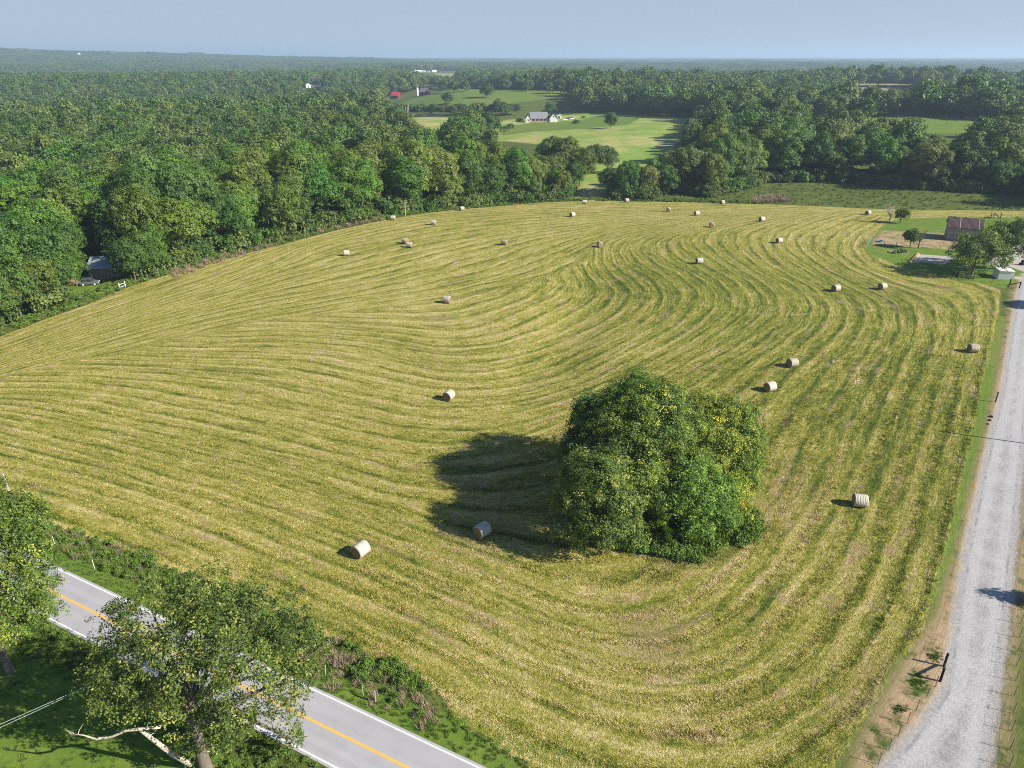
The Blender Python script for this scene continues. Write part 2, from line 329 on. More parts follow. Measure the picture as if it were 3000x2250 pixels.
def mat_leaf(name, mass=False, trans=.28):
    t = NT(name); oi = t.N.new('ShaderNodeObjectInfo'); tint = t.attr('tint')
    base = t.ramp(tint, [(0.0, (.028, .057, .013)), (.35, (.068, .115, .027)), (.62, (.128, .182, .042)), (.85, (.225, .262, .058)), (1.0, (.36, .36, .10))])
    if mass:
        col = t.ramp(oi.outputs['Random'], [(0, (.70, .86, .74)), (.16, (1.15, 1.08, .9)), (.32, (.9, 1.1, .82)), (.5, (1.35, 1.2, 1.05)), (.66, (.72, .9, .72)), (.80, (1.25, 1.12, 1.15)), (.92, (.85, 1.2, .7))], 'CONSTANT')
    else: col = oi.outputs['Color']
    c = t.mix(1.0, base, col, 'MULTIPLY')
    d = t.bsdf; t.put(d.inputs['Base Color'], c); d.inputs['Roughness'].default_value = .55; d.inputs['Specular IOR Level'].default_value = .25
    tr = t.N.new('ShaderNodeBsdfTranslucent'); t.put(tr.inputs[0], t.mix(1.0, c, (1.3, 1.25, .6), 'MULTIPLY'))
    mx = t.N.new('ShaderNodeMixShader'); mx.inputs[0].default_value = trans
    t.L.new(d.outputs[0], mx.inputs[1]); t.L.new(tr.outputs[0], mx.inputs[2]); t.L.new(mx.outputs[0], t.out.inputs[0])
    return t.m
M = {}
M['ground'] = ground_material()
M['leaf'] = mat_leaf('leaf_green'); M['leaf_mass'] = mat_leaf('leaf_wood', True, .2)
def mat_ramp(name, stops, trans=.2):
    t = NT(name); c = t.ramp(t.attr('tint'), stops); t.put(t.bsdf.inputs['Base Color'], c); t.bsdf.inputs['Roughness'].default_value = .8; return t.m
M['weed'] = mat_ramp('weed_green', [(0, (.045, .092, .015)), (.5, (.108, .182, .027)), (.85, (.19, .24, .045)), (1, (.30, .27, .09))])
M['dry'] = mat_ramp('dry_weed', [(0, (.14, .10, .065)), (.5, (.27, .20, .135)), (1, (.44, .35, .22))])
def mat_tuft():
    t = NT('mown_grass_tuft'); hay, q = hay_nodes(t, t.pos(), True); tint = t.attr('tint')
    c = t.mix(1.0, hay, t.ramp(tint, [(0, (.85, .92, .8)), (.5, (1.28, 1.27, 1.22)), (1, (1.7, 1.64, 1.55))]), 'MULTIPLY'); t.fin(c, .9); return t.m
M['tuft'] = mat_tuft()
M['straw'] = mat_ramp('straw_tuft', [(0, (.07, .095, .014)), (.5, (.20, .19, .045)), (1, (.42, .34, .14))])
def mat_bark(name, a, b):
    t = NT(name); o = t.obj(); s = t.sep(o); v = t.comb(s[0], s[1], t.math('MULTIPLY', s[2], .25)); n = t.noise(v, 7, 5, .65)
    return t.fin(t.mix(n, a, b), .9, n, .6, .04, .1)
M['bark'] = mat_bark('bark_grey', (.06, .05, .04), (.24, .20, .16)); M['deadwood'] = mat_bark('dead_wood', (.30, .25, .19), (.62, .55, .46))
M['pole'] = mat_bark('pole_wood', (.24, .21, .18), (.50, .46, .41)); M['post_dark'] = mat_bark('post_dark', (.012, .010, .009), (.04, .034, .03))
M['post_grey'] = mat_bark('post_grey', (.18, .15, .12), (.42, .37, .31))
M['wire'] = mat_plain('fence_wire', (.11, .10, .09), .6, .2, 2, .6); M['tpost'] = mat_plain('post_steel', (.07, .06, .055), .6, .3, 5)
M['cable'] = mat_plain('cable_grey', (.35, .42, .38), .5, .1, 1)
def mat_road():
    t = NT('road_pavement'); o = t.pos(); n = t.noise(o, .4, 4, .6); n2 = t.noise(o, 14, 3, .7); s = t.sep(t.N.new('ShaderNodeTexCoord').outputs['UV'])
    tr = t.noise(t.comb(t.math('MULTIPLY', s[0], .02), t.math('MULTIPLY', s[1], 1.1), 0), 1.0, 3)
    v = t.math('ADD', t.math('MULTIPLY', n, .35), t.math('ADD', t.math('MULTIPLY', tr, .45), t.math('MULTIPLY', n2, .25)))
    lane = t.math('POWER', t.math('ABSOLUTE', t.math('SINE', t.math('MULTIPLY', s[1], math.pi / 1.25))), 3.0); v = t.math('SUBTRACT', v, t.math('MULTIPLY', t.math('SUBTRACT', lane, .4), .10))
    c = t.ramp(v, [(.25, (.26, .254, .262)), (.5, (.33, .318, .327)), (.8, (.385, .376, .378))])
    cr = t.N.new('ShaderNodeTexVoronoi'); cr.feature = 'DISTANCE_TO_EDGE'; cr.inputs['Scale'].default_value = .16
    t.L.new(t.mix(.35, o, t.comb(t.math('MULTIPLY', n, 30), t.math('MULTIPLY', n2, 4), 0), 'ADD'), cr.inputs['Vector'])
    c = t.mix(t.math('MULTIPLY', t.step(cr.outputs['Distance'], .006, .0), .35), c, (.2, .195, .19))
    return t.fin(c, .8, n2, .25, .01, .25)
M['road'] = mat_road()
def mat_paint(name, col, wear):
    t = NT(name); n = t.noise(t.pos(), 9, 4, .7); c = t.mix(t.step(n, wear, wear + .15), (.40, .39, .39), col); return t.fin(c, .6)
M['white_line'] = mat_paint('white_paint', (.78, .77, .75), .30); M['yellow_line'] = mat_paint('yellow_paint', (.62, .37, .085), .30)
M['white'] = mat_plain('white_panel', (.74, .74, .72), .55, .06, 1.5); M['siding'] = mat_plain('pale_siding', (.68, .66, .60), .7, .06, 2)
M['grey_roof'] = mat_plain('grey_shingle', (.20, .20, .21), .85, .12, 4); M['shaded_roof'] = mat_plain('roof_shade_tone', (.05, .055, .075), .8, .15, 3)  # second tone: garage roof, shade of its sunless slope put into the colour
M['glass'] = mat_plain('window_glass', (.03, .035, .045), .12, .1, 1, None, .5); M['timber'] = mat_plain('timber_tan', (.42, .26, .15), .8, .2, 4)
M['barn_red'] = mat_plain('barn_red', (.16, .022, .030), .8, .2, 2); M['red_roof'] = mat_plain('red_metal_roof', (.52, .05, .085), .45, .1, 1)
M['silo'] = mat_plain('silo_concrete', (.66, .60, .54), .8, .12, 2); M['steel'] = mat_plain('galvanised_steel', (.40, .43, .45), .35, .15, 2, .7)
def mat_corrug(name, a, b, freq, rust, axis=0, rough=.5, metal=.3):
    t = NT(name); s = t.sep(t.obj()); wv = t.math('SINE', t.math('MULTIPLY', s[axis], freq)); n = t.noise(t.obj(), 1.1, 5, .65)
    c = t.mix(t.step(n, .35, .65), a, b); c = t.mix(t.math('MULTIPLY', t.step(t.noise(t.obj(), 3.1, 4, .7), .52, .7), .7), c, rust)
    return t.fin(c, rough, wv, .5, .03, .3, metal)
M['rust_roof'] = mat_corrug('brown_metal_roof', (.070, .044, .044), (.105, .068, .066), 22, (.13, .075, .055)); M['shed_wall'] = mat_corrug('grey_shed_board', (.22, .20, .19), (.31, .28, .26), 30, (.16, .12, .10), 0, .85, 0.0)
M['cabin_roof'] = mat_corrug('pale_metal_roof', (.30, .36, .42), (.46, .52, .56), 20, (.36, .34, .33), 0, .35, .5)
M['car_paint'] = mat_plain('car_paint_grey', (.20, .21, .22), .3, .05, 1, .5, .5); M['tyre'] = mat_plain('tyre_rubber', (.02, .02, .02), .9, .1, 4); M['rim'] = mat_plain('wheel_rim', (.75, .75, .76), .35, .05, 3)
M['car_white'] = mat_plain('car_paint_white', (.74, .75, .76), .3, .03, 1, None, .5); M['car_blue'] = mat_plain('car_paint_blue', (.06, .12, .25), .3, .05, 1, None, .5)
M['blue'] = mat_plain('blue_plastic', (.10, .28, .50), .5, .1, 2)
def mat_bale_end():
    t = NT('bale_straw'); s = t.sep(t.obj()); r = t.math('SQRT', t.math('ADD', t.math('POWER', s[1], 2), t.math('POWER', s[2], 2)))
    n = t.noise(t.obj(), 9, 4, .7); wv = t.math('SINE', t.math('ADD', t.math('MULTIPLY', r, 46), t.math('MULTIPLY', n, 7)))
    return t.fin(t.ramp(t.math('ADD', t.math('MULTIPLY', wv, .22), n), [(.2, (.10, .068, .030)), (.5, (.27, .20, .09)), (.85, (.46, .36, .18))]), .95, wv, .8, .04, .1)
def mat_bale_wrap():
    t = NT('bale_net_wrap'); s = t.sep(t.obj()); n = t.noise(t.obj(), 5, 5, .7); wv = t.math('SINE', t.math('MULTIPLY', s[0], 34))
    n2 = t.noise(t.comb(t.math('MULTIPLY', s[0], 9), t.math('MULTIPLY', s[1], 1.5), t.math('MULTIPLY', s[2], 1.5)), 1, 3)
    c = t.ramp(t.math('ADD', t.math('MULTIPLY', n, .6), t.math('MULTIPLY', n2, .5)), [(.3, (.26, .22, .15)), (.5, (.40, .365, .29)), (.75, (.54, .51, .45))])
    oi = t.N.new('ShaderNodeObjectInfo'); c = t.mix(1.0, c, t.ramp(oi.outputs['Random'], [(0, (.78, .74, .66)), (.5, (1, 1, 1)), (1, (1.12, 1.12, 1.12))]), 'MULTIPLY')
    return t.fin(c, .75, t.math('ADD', wv, t.math('MULTIPLY', n, 3)), .5, .03, .25)
M['bale_end'] = mat_bale_end(); M['bale_wrap'] = mat_bale_wrap()

# ------------------------------------------------------------------ ground sheet with zone distances and mowing coordinates
def axis(lo, hi, step, far, ratio=1.065):
    a = list(np.arange(lo, hi + 1e-6, step)); st = step; v = hi; up = []
    while v < far: st *= ratio; v += st; up.append(min(v, far))
    st = step; v = lo; dn = []
    while v > -far: st *= ratio; v -= st; dn.append(max(v, -far))
    return np.array(dn[::-1] + a + up)
def thinplate(pts, val):
    n = len(pts); d = np.hypot(pts[:, None, 0] - pts[None, :, 0], pts[:, None, 1] - pts[None, :, 1])
    K = np.where(d > 0, d ** 2 * np.log(d + 1e-12), 0) + np.eye(n) * 30.0
    Pm = np.c_[np.ones(n), pts]; A = np.block([[K, Pm], [Pm.T, np.zeros((3, 3))]])
    s = np.linalg.solve(A, np.r_[val, 0, 0, 0]); w, c = s[:n], s[n:]
    def f(x, y):
        out = c[0] + c[1] * x + c[2] * y
        for i in range(0, len(x), 20000):
            d2 = (x[i:i + 20000, None] - pts[None, :, 0]) ** 2 + (y[i:i + 20000, None] - pts[None, :, 1]) ** 2
            out[i:i + 20000] += (np.where(d2 > 0, .5 * d2 * np.log(d2 + 1e-12), 0)) @ w
        return out
    return f
GA = [[(-200, 1420), (0, 1480), (380, 1612), (650, 1715), (1150, 1945), (1560, 2200), (1900, 2330), (2250, 2330), (2480, 2130), (2640, 1930), (2720, 1750), (2800, 1450), (2870, 1150), (2920, 920), (2925, 850), (2850, 822), (2650, 792), (2555, 750), (2537, 715), (2572, 678), (2640, 642)],
      [(-200, 1340), (0, 1400), (300, 1480), (650, 1620), (900, 1733), (1171, 1842), (1442, 1977), (1750, 2110), (2050, 2170), (2300, 2120), (2458, 1995), (2555, 1884), (2640, 1740), (2710, 1560), (2760, 1350), (2810, 1150), (2850, 980), (2850, 890), (2780, 850), (2640, 822), (2530, 775), (2485, 730), (2505, 690), (2570, 655), (2650, 625)],
      [(-200, 1285), (0, 1330), (300, 1405), (600, 1500), (1000, 1650), (1300, 1790), (1600, 1930), (1850, 2010), (2060, 2005), (2200, 1930), (2350, 1790), (2450, 1640), (2540, 1450), (2620, 1250), (2690, 1080), (2740, 950), (2710, 880), (2610, 840), (2490, 790), (2420, 740), (2425, 700), (2490, 665), (2600, 623)],
      [(-200, 1215), (0, 1250), (400, 1345), (800, 1460), (1100, 1570), (1400, 1690), (1700, 1810), (1900, 1820), (2080, 1720), (2250, 1560), (2350, 1400), (2430, 1250), (2530, 1080), (2600, 960), (2590, 890), (2500, 840), (2390, 785), (2310, 725), (2315, 685), (2400, 650), (2500, 622)],
      [(-100, 1170), (60, 1165), (350, 1215), (700, 1290), (950, 1350), (1200, 1420), (1450, 1440), (1680, 1370), (1900, 1250), (2080, 1130), (2250, 1020), (2360, 935), (2370, 880), (2300, 825), (2190, 765), (2150, 715), (2160, 680), (2260, 650), (2380, 625)],
      [(120, 1100), (393, 1105), (700, 1150), (900, 1190), (1058, 1225), (1216, 1255), (1397, 1265), (1578, 1225), (1736, 1170), (1880, 1105), (2040, 1020), (2150, 950), (2200, 880), (2150, 825), (2050, 765), (1990, 715), (2010, 685), (2100, 655), (2230, 635)],
      [(560, 1020), (800, 1015), (1013, 1030), (1216, 1075), (1352, 1100), (1460, 1095), (1578, 1055), (1714, 1005), (1820, 950), (1890, 895), (1904, 862), (1860, 820), (1800, 775), (1785, 735), (1805, 705), (1890, 680), (2035, 660)],
      [(760, 960), (950, 962), (1200, 985), (1350, 1005), (1440, 990), (1550, 945), (1660, 895), (1720, 860), (1715, 830), (1690, 800), (1680, 775), (1700, 745)]]
GB = [[(-100, 1020), (0, 985), (250, 898), (500, 818), (750, 737), (1000, 668), (1250, 624), (1500, 604), (1700, 596), (1900, 597), (2200, 602), (2550, 613), (3000, 622)],
      [(-100, 1065), (0, 1030), (250, 940), (600, 832), (900, 715), (1216, 645), (1488, 622), (1760, 612), (2000, 614), (2300, 620), (2600, 628)],
      [(-100, 1098), (0, 1062), (300, 967), (600, 882), (900, 805), (1216, 727), (1488, 675), (1760, 645), (1950, 631), (2200, 632)],
      [(-100, 1120), (0, 1090), (300, 1005), (600, 925), (900, 868), (1126, 825), (1352, 767), (1578, 702), (1740, 672), (1900, 652)],
      [(0, 1110), (362, 1030), (678, 952), (1000, 892), (1307, 845), (1510, 797), (1640, 745), (1740, 700), (1850, 668)]]
SEAM = [(-300, 1170), (0, 1103), (362, 1030), (678, 957), (800, 935), (1000, 915), (1250, 890), (1450, 850), (1600, 812), (1680, 775), (1715, 735), (1790, 690), (1900, 660), (2100, 636), (2400, 622), (2700, 640), (3300, 640)]
def guide_field(G):
    L = []
    for g in G:
        w = np.array([P(*q)[:2] for q in g]); seg = np.r_[0, np.cumsum(np.hypot(*np.diff(w, axis=0).T))]
        t = np.linspace(0, seg[-1], max(8, int(seg[-1] / 9))); L.append(np.c_[np.interp(t, seg, w[:, 0]), np.interp(t, seg, w[:, 1])])
    val = [0.0]
    for a, b in zip(L[:-1], L[1:]):
        d = np.sqrt(((b[:, None] - a[None]) ** 2).sum(2)).min(1); val.append(val[-1] + float(np.median(d)))
    return thinplate(np.concatenate(L), np.concatenate([np.full(len(l), v) for l, v in zip(L, val)]))
xs = axis(-175, 190, 1.15, 20000); ys = axis(18, 335, 1.15, 20000)
XX, YY = np.meshgrid(xs, ys); gx, gy = XX.ravel(), YY.ravel(); gz = T(gx, gy); NX, NY = len(xs), len(ys)
A_ = {}
near = (np.abs(gx) < 1500) & (gy > -300) & (gy < 2500)
def zone(pls, nearmask=None):
    out = np.full(gx.shape, 500.0); m = near if nearmask is None else nearmask
    for pl in pls: out[m] = np.minimum(out[m], sdf(pl, gx[m], gy[m]))
    return np.clip(out, -500, 500)
A_['sf'] = zone([Z_FIELD]); A_['sg'] = zone([Z_GRAVEL]); A_['sd'] = zone(Z_DIRT); A_['sc'] = zone(Z_PAD); A_['sl'] = zone(Z_LAWN); A_['sm'] = zone(Z_MEAD)
A_['st'] = zone(Z_TAN, (gy > 0) & (gy < 9000))
fm = A_['sf'] < 12
PHI = {}
for k, G in (('phiA', GA), ('phiB', GB)):
    f = PHI[k] = guide_field(G); v = np.zeros(gx.shape); v[fm] = f(gx[fm], gy[fm]); A_[k] = v
sp_ = np.array([P(*q)[:2] for q in SEAM]); zb = np.r_[sp_, [(400, 400), (400, 900), (-900, 900), (-900, sp_[0][1])]]
A_['fam'] = np.clip(-zone([zb]), -50, 50) * -1.0
g1 = lambda cx, cy_, s, h: h * np.exp(-((gx - cx) ** 2 + (gy - cy_) ** 2) / s ** 2)
A_['gn'] = g1(75, 130, 55, 1.0) + g1(55, 185, 45, .9) + g1(45, 90, 30, .55) + g1(28, 165, 16, 1.0) + g1(-40, 85, 35, .25) - g1(8, 47, 16, .5) - g1(30, 70, 9, .7) - g1(-20, 130, 40, .35) - g1(100, 225, 60, .2)
_BS = [(P(px, py)[:2], s, h) for px, py, s, h in ((2330, 1420, 7, .75), (1885, 1830, 4.5, .8), (1960, 1940, 4, .6), (1130, 1975, 5, .5), (2640, 850, 12, .6), (1430, 1530, 6, .75), (1300, 1650, 5, .45), (1950, 1640, 5, .5), (2250, 1520, 4, .6), (2640, 2000, 4, .7), (2560, 2120, 5, .75), (1640, 1260, 7, .4), (1650, 1010, 14, .4), (560, 1730, 6, .5))]
def bare(x, y): return sum(h * np.exp(-((x - c[0]) ** 2 + (y - c[1]) ** 2) / s ** 2) for c, s, h in _BS)
A_['br'] = bare(gx, gy)
FQ = (np.arange(NY - 1)[:, None] * NX + np.arange(NX - 1)[None]).ravel(); FQ = np.stack([FQ, FQ + 1, FQ + 1 + NX, FQ + NX], 1)
fc = lambda k: A_[k][FQ].mean(1)
idx = np.zeros(len(FQ), int); idx[fc('sf') < 0] = 1; idx[(fc('sl') < 0) & (idx == 0)] = 2; idx[fc('sg') < 0] = 3; idx[(fc('sm') < 0) & (idx == 0)] = 4
GV = np.stack([gx, gy, gz], 1)
for i, nm in enumerate(('ground', 'hay_field_ground', 'lawn', 'gravel_road', 'meadow')):
    f = FQ[idx == i]; u, inv = np.unique(f, return_inverse=True)
    o = link(nm, mesh_of(nm, GV[u], inv.reshape(f.shape), M['ground'], True, {k: a[u] for k, a in A_.items()})); tag(o, kind='structure')
# paved road and its painted lines
def strip(name, mat, off0, off1, s0, s1, z):
    n = 80; t = np.linspace(s0, s1, n); V = []; 
    for off in (off0, off1):
        q = RA[None] + RD[None] * t[:, None] + RN[None] * off; V.append(np.c_[q, T(q[:, 0], q[:, 1]) + z])
    F = np.array([(i, n + i, n + i + 1, i + 1) for i in range(n - 1)])
    me = mesh_of(name, np.concatenate(V), F, mat); uv = me.uv_layers.new(name='UVMap')
    co = np.concatenate([np.c_[t, np.full(n, off0)], np.c_[t, np.full(n, off1)]])
    uv.data.foreach_set('uv', co[F.ravel()].astype(np.float32).ravel())
    if me.polygons[0].normal.z < 0: me.flip_normals()
    return tag(link(name, me), kind='structure')
strip('paved_road', M['road'], -.28, ROAD_W + .28, -160, 170, .05)
strip('white_road_marking', M['white_line'], -.06, .07, -160, 170, .055); strip('white_road_marking', M['white_line'], ROAD_W - .07, ROAD_W + .06, -160, 170, .055)
strip('yellow_road_marking', M['yellow_line'], ROAD_W / 2 - .13, ROAD_W / 2 + .13, -160, 170, .055)
def road_off(x, y): return (x - RA[0]) * RN[0] + (y - RA[1]) * RN[1]

# ------------------------------------------------------------------ trees
rng = np.random.RandomState(11)
def unit(n, r=rng): v = r.normal(size=(n, 3)); return v / np.linalg.norm(v, axis=1)[:, None]
def cards(C, Nrm, size, r=rng, aspect=1.5):
    """leaf cards: a quad at every C facing roughly along Nrm"""
    n = len(C); a = np.cross(Nrm, unit(n, r)); a /= np.linalg.norm(a, axis=1)[:, None] + 1e-9; b = np.cross(Nrm, a)
    s = (size * r.uniform(.6, 1.3, n))[:, None]; ha = a * s * .5 * aspect; hb = b * s * .5
    bend = Nrm * s * r.uniform(-.15, .25, n)[:, None]
    V = np.stack([C - ha, C - hb * .9 + bend, C + ha, C + hb * .9 + bend], 1).reshape(-1, 3)
    return V, np.arange(n * 4).reshape(-1, 4)
def crown_cards(lobes, n, size, r, keep_in=.78, jit=.55, flat=.85, per=9, spread=1.0, tv=.32, out=.12):
    """sprays of leaves on the shells of a set of lobes (x, y, z, radius)"""
    lobes = np.array(lobes, float); nc = max(1, n // per); w = lobes[:, 3] ** 2; li = r.choice(len(lobes), nc, p=w / w.sum())
    d = unit(nc, r); d[:, 2] = np.where(d[:, 2] < -.45, -d[:, 2], d[:, 2])
    ph = r.uniform(0, 6.28, (len(lobes), 3)); bump = .12 * np.sin(d[:, 0] * 6 + ph[li, 0]) * np.sin(d[:, 1] * 6 + ph[li, 1]) + .1 * np.sin(d[:, 2] * 8 + ph[li, 2])
    rad = lobes[li, 3] * (r.uniform(.62, 1.06, nc) ** .8 + bump + np.abs(r.normal(0, out, nc))); sq = np.array([1, 1, flat])
    C = lobes[li, :3] + d * rad[:, None] * sq; ok = np.ones(nc, bool)
    for j, L in enumerate(lobes):
        q = (C - L[:3]) / (L[3] * sq); ok &= ~((np.sqrt((q * q).sum(1)) < keep_in) & (li != j))
    if out > .15:                                       # open hollows between the sprays of a near crown
        q = np.sin(C * np.array([1.55, 1.7, 1.9]) + r.uniform(0, 6.28, 3)).sum(1); ok &= q < r.normal(1.0, .25, nc)
    C, d, li = C[ok], d[ok], li[ok]; m = len(C)
    nr = d + np.array([0, 0, .25]) + unit(m, r) * .30; nr /= np.linalg.norm(nr, axis=1)[:, None]
    lt = r.uniform(-.14, .14, len(lobes)) * (.4 + .6 * tv); ct = .46 + lt[li] + r.normal(0, .16, m) * tv + (r.uniform(size=m) < .13 * tv) * .42 * (tv > .6); k = np.repeat(np.arange(m), per); n2 = len(k)
    off = r.normal(size=(n2, 3)) * size * .95 * spread; off -= nr[k] * (off * nr[k]).sum(1)[:, None] * .5
    N2 = nr[k] + unit(n2, r) * jit; N2 /= np.linalg.norm(N2, axis=1)[:, None]
    V, F = cards(C[k] + off, N2, size, r)
    return V, F, np.clip(ct[k] + r.normal(0, .12, n2) * tv, 0, 1)
def lobe_crown(r, rx, rz, zc, n=18, lr=.42, squeeze=.0):
    L = [(0, 0, zc, rx * .55)]; k = 0
    for i in range(n):
        g = (i + .5) / n; ph = i * 2.399963 + r.uniform(-.3, .3); cz = 1 - 1.75 * g; sr = math.sqrt(max(0, 1 - cz * cz)) if cz > -.2 else .92
        f = r.uniform(.62, .88); L.append((math.cos(ph) * sr * rx * f, math.sin(ph) * sr * rx * f, zc + cz * rz * f * (1 - squeeze * sr), rx * lr * r.uniform(.7, 1.15)))
    return L
def limb_mesh(r, L, trunk_r, fork, lean=(0, 0), n=6, twigs=0):
    mb = MB(); top = max(l[2] for l in L); base = np.array([0, 0, -.4]); f = np.array([lean[0] * .4, lean[1] * .4, fork])
    mid = (base + f) / 2 + r.normal(0, .1, 3) * trunk_r; ct = np.array([L[0][0], L[0][1], L[0][2] + (top - L[0][2]) * .5])
    mb.tube([base, base * .9 + f * .1, mid, f, (f + ct) / 2 + r.normal(0, .15, 3), ct], [trunk_r * 1.45, trunk_r * 1.05, trunk_r * .9, trunk_r * .8, trunk_r * .45, trunk_r * .12], n)
    for l in L[1:]:
        e = np.array(l[:3]); s = f + (ct - f) * r.uniform(0, .55); m1 = s + (e - s) * .5 + np.array([0, 0, r.uniform(-.05, .12) * np.linalg.norm(e - s)]) + r.normal(0, .12, 3)
        a = trunk_r * r.uniform(.26, .42); mb.tube([s, m1, e, e + (e - m1) * .35], [a, a * .7, a * .4, a * .12], 5, False)
        for _ in range(twigs):
            q = m1 + (e - m1) * r.uniform(.2, 1); d = unit(1, r)[0]; d[2] = abs(d[2]); mb.tube([q, q + d * l[3] * .5, q + d * l[3] * .8 + r.normal(0, .2, 3)], [a * .3, a * .2, a * .06], 4, False)
    return mb
def tree_meshes(seed, rx, rz, zc, n_lobes, cards_n, size, trunk_r, fork, lr=.42, jit=.42, leaf='leaf', twigs=0, lobes=None):
    r = np.random.RandomState(seed); L = lobes or lobe_crown(r, rx, rz, zc, n_lobes, lr)
    V, F, tint = crown_cards(L, cards_n, size, r, jit=jit)
    cm = mesh_of('crown', V, F, M[leaf], False, None, tint)
    tb = limb_mesh(r, L, trunk_r, fork, twigs=twigs); tm = mesh_of('trunk', np.concatenate(tb.V), tb.F, M['bark'], True)
    return cm, tm
def put_tree(name, loc, cm, tm, label, cat='tree', group=None, rz=0, scale=1.0, color=(1, 1, 1, 1)):
    e = empty(name, loc, label, cat, rz, group); e.scale = scale if hasattr(scale, '__len__') else (scale,) * 3
    c = link('crown', cm, e); c.color = color
    if tm: link('trunk', tm, e)
    return e

# prototypes of the wood: round, broad, tall, ragged
PROTO = [tree_meshes(21, 5.8, 7.4, 10.6, 17, 20000, .32, .30, 4.5, .48), tree_meshes(22, 6.8, 6.2, 9.6, 19, 23000, .32, .34, 4.0, .44), tree_meshes(23, 4.7, 8.4, 10.6, 16, 18000, .31, .26, 4.5, .52),
         tree_meshes(24, 5.8, 7.0, 11.2, 13, 16500, .34, .30, 5.5, .48), tree_meshes(25, 6.2, 7.0, 10.0, 24, 22000, .30, .32, 4.5, .38), tree_meshes(26, 5.0, 7.6, 10.8, 12, 16500, .34, .27, 5.0, .54)]
SHAPE = ['rounded', 'broad', 'tall narrow', 'ragged', 'many-lobed', 'upright']
TINT = [('deep green', (.72, .95, .72, 1)), ('fresh green', (.95, 1.22, .75, 1)), ('olive', (1.22, 1.10, .85, 1)), ('grey-green', (.95, 1.02, 1.15, 1)), ('mid green', (.92, 1.05, .8, 1)), ('pale olive', (1.42, 1.28, 1.08, 1)), ('dark green', (.58, .78, .64, 1)), ('dusty tan-green', (1.75, 1.42, 1.5, 1))]

# candidates
def clear_dist(x, y):
    d = np.full(x.shape, 1e3)
    for pl, mg in [(Z_FIELD, 5.5), (Z_YARD, 4), (Z_EDGE, 2), (Z_CABIN, 2), (Z_FORE, 0), (Z_GRAVEL, 8)] + [(z, 6) for z in Z_LAWN + Z_MEAD]: d = np.minimum(d, sdf(pl, x, y) - mg)
    return d
OPEN = [[(1190, 330), (1310, 345), (1310, 395), (1250, 380), (1200, 352)], [(1415, 398), (1480, 372), (1500, 330), (1640, 322), (1700, 330), (1760, 330), (1900, 340), (2000, 347), (1990, 390), (1965, 425), (1950, 455), (1880, 462), (1800, 452), (1775, 425), (1640, 412), (1500, 410)],
        [(1120, 296), (1130, 276), (1200, 262), (1240, 250), (1370, 258), (1500, 262), (1660, 266), (1690, 275), (1550, 290), (1450, 290), (1340, 312), (1240, 306), (1200, 300)],
        [(2372, 374), (2372, 357), (2400, 356), (2420, 374)], [(2545, 350), (2770, 346), (2880, 358), (2950, 370), (2850, 376), (2700, 362), (2550, 360)], [(2488, 243), (2690, 245), (2682, 262), (2550, 256), (2490, 264)],
        [(190, 850), (225, 765), (345, 765), (372, 815), (372, 840), (250, 890)], [(1690, 590), (1705, 515), (1765, 490), (1770, 560)], [(880, 247), (945, 245), (945, 258), (880, 258)], [(1190, 203), (1350, 203), (1350, 224), (1190, 217)]]
def blocks(x, y, z, h, w):
    bad = np.zeros(x.shape, bool)
    for fx, fz in [(0, k / 10) for k in range(3, 11)] + [(s, k / 10) for s in (-.9, .9) for k in (3, 4, 5, 6, 7)]:
        u, v = proj(x + fx * w, y, z + fz * h)
        for pl in OPEN: bad |= in_px(pl, u, v)
    return bad
def in_view(x, y, z, mx=0, top=0):
    u, v = proj(x, y, z + top); return (u > -mx) & (u < 3000 + mx) & (v < 2250 + mx)
def jgrid(r0, r1, s, az, r):
    gx_ = np.arange(-r1, r1, s); gy_ = np.arange(0, r1, s); X, Y = np.meshgrid(gx_, gy_); X = X.ravel() + r.uniform(-.42, .42, X.size) * s; Y = Y.ravel() + r.uniform(-.42, .42, Y.size) * s
    d = np.hypot(X, Y); k = (d >= r0) & (d < r1) & (np.abs(np.degrees(np.arctan2(X, Y))) < az); return X[k], Y[k]
rf = np.random.RandomState(77)
x, y = jgrid(60, 620, 9.0, 52, rf); k = clear_dist(x, y) > 0; x, y = x[k], y[k]; z = T(x, y)
sc = rf.uniform(.82, 1.28, x.size); cdist = clear_dist(x, y); sc *= np.where(cdist < 6, .85, 1.0); sc *= np.where(np.minimum.reduce([sdf(pl, x, y) for pl in Z_MEAD]) < 22, .68, 1.0)
k = ~blocks(x, y, z, 21 * sc, 5.5 * sc); x, y, z, sc, cdist = x[k], y[k], z[k], sc[k], cdist[k]
vis = in_view(x, y, z, 40, 17 * sc); dist = np.hypot(x, y)
order = np.argsort(dist + np.where(vis, 0, 1e6) + np.minimum(cdist, 60) * 1.4); pick = order[:250]
rest = np.ones(x.size, bool); rest[pick] = False
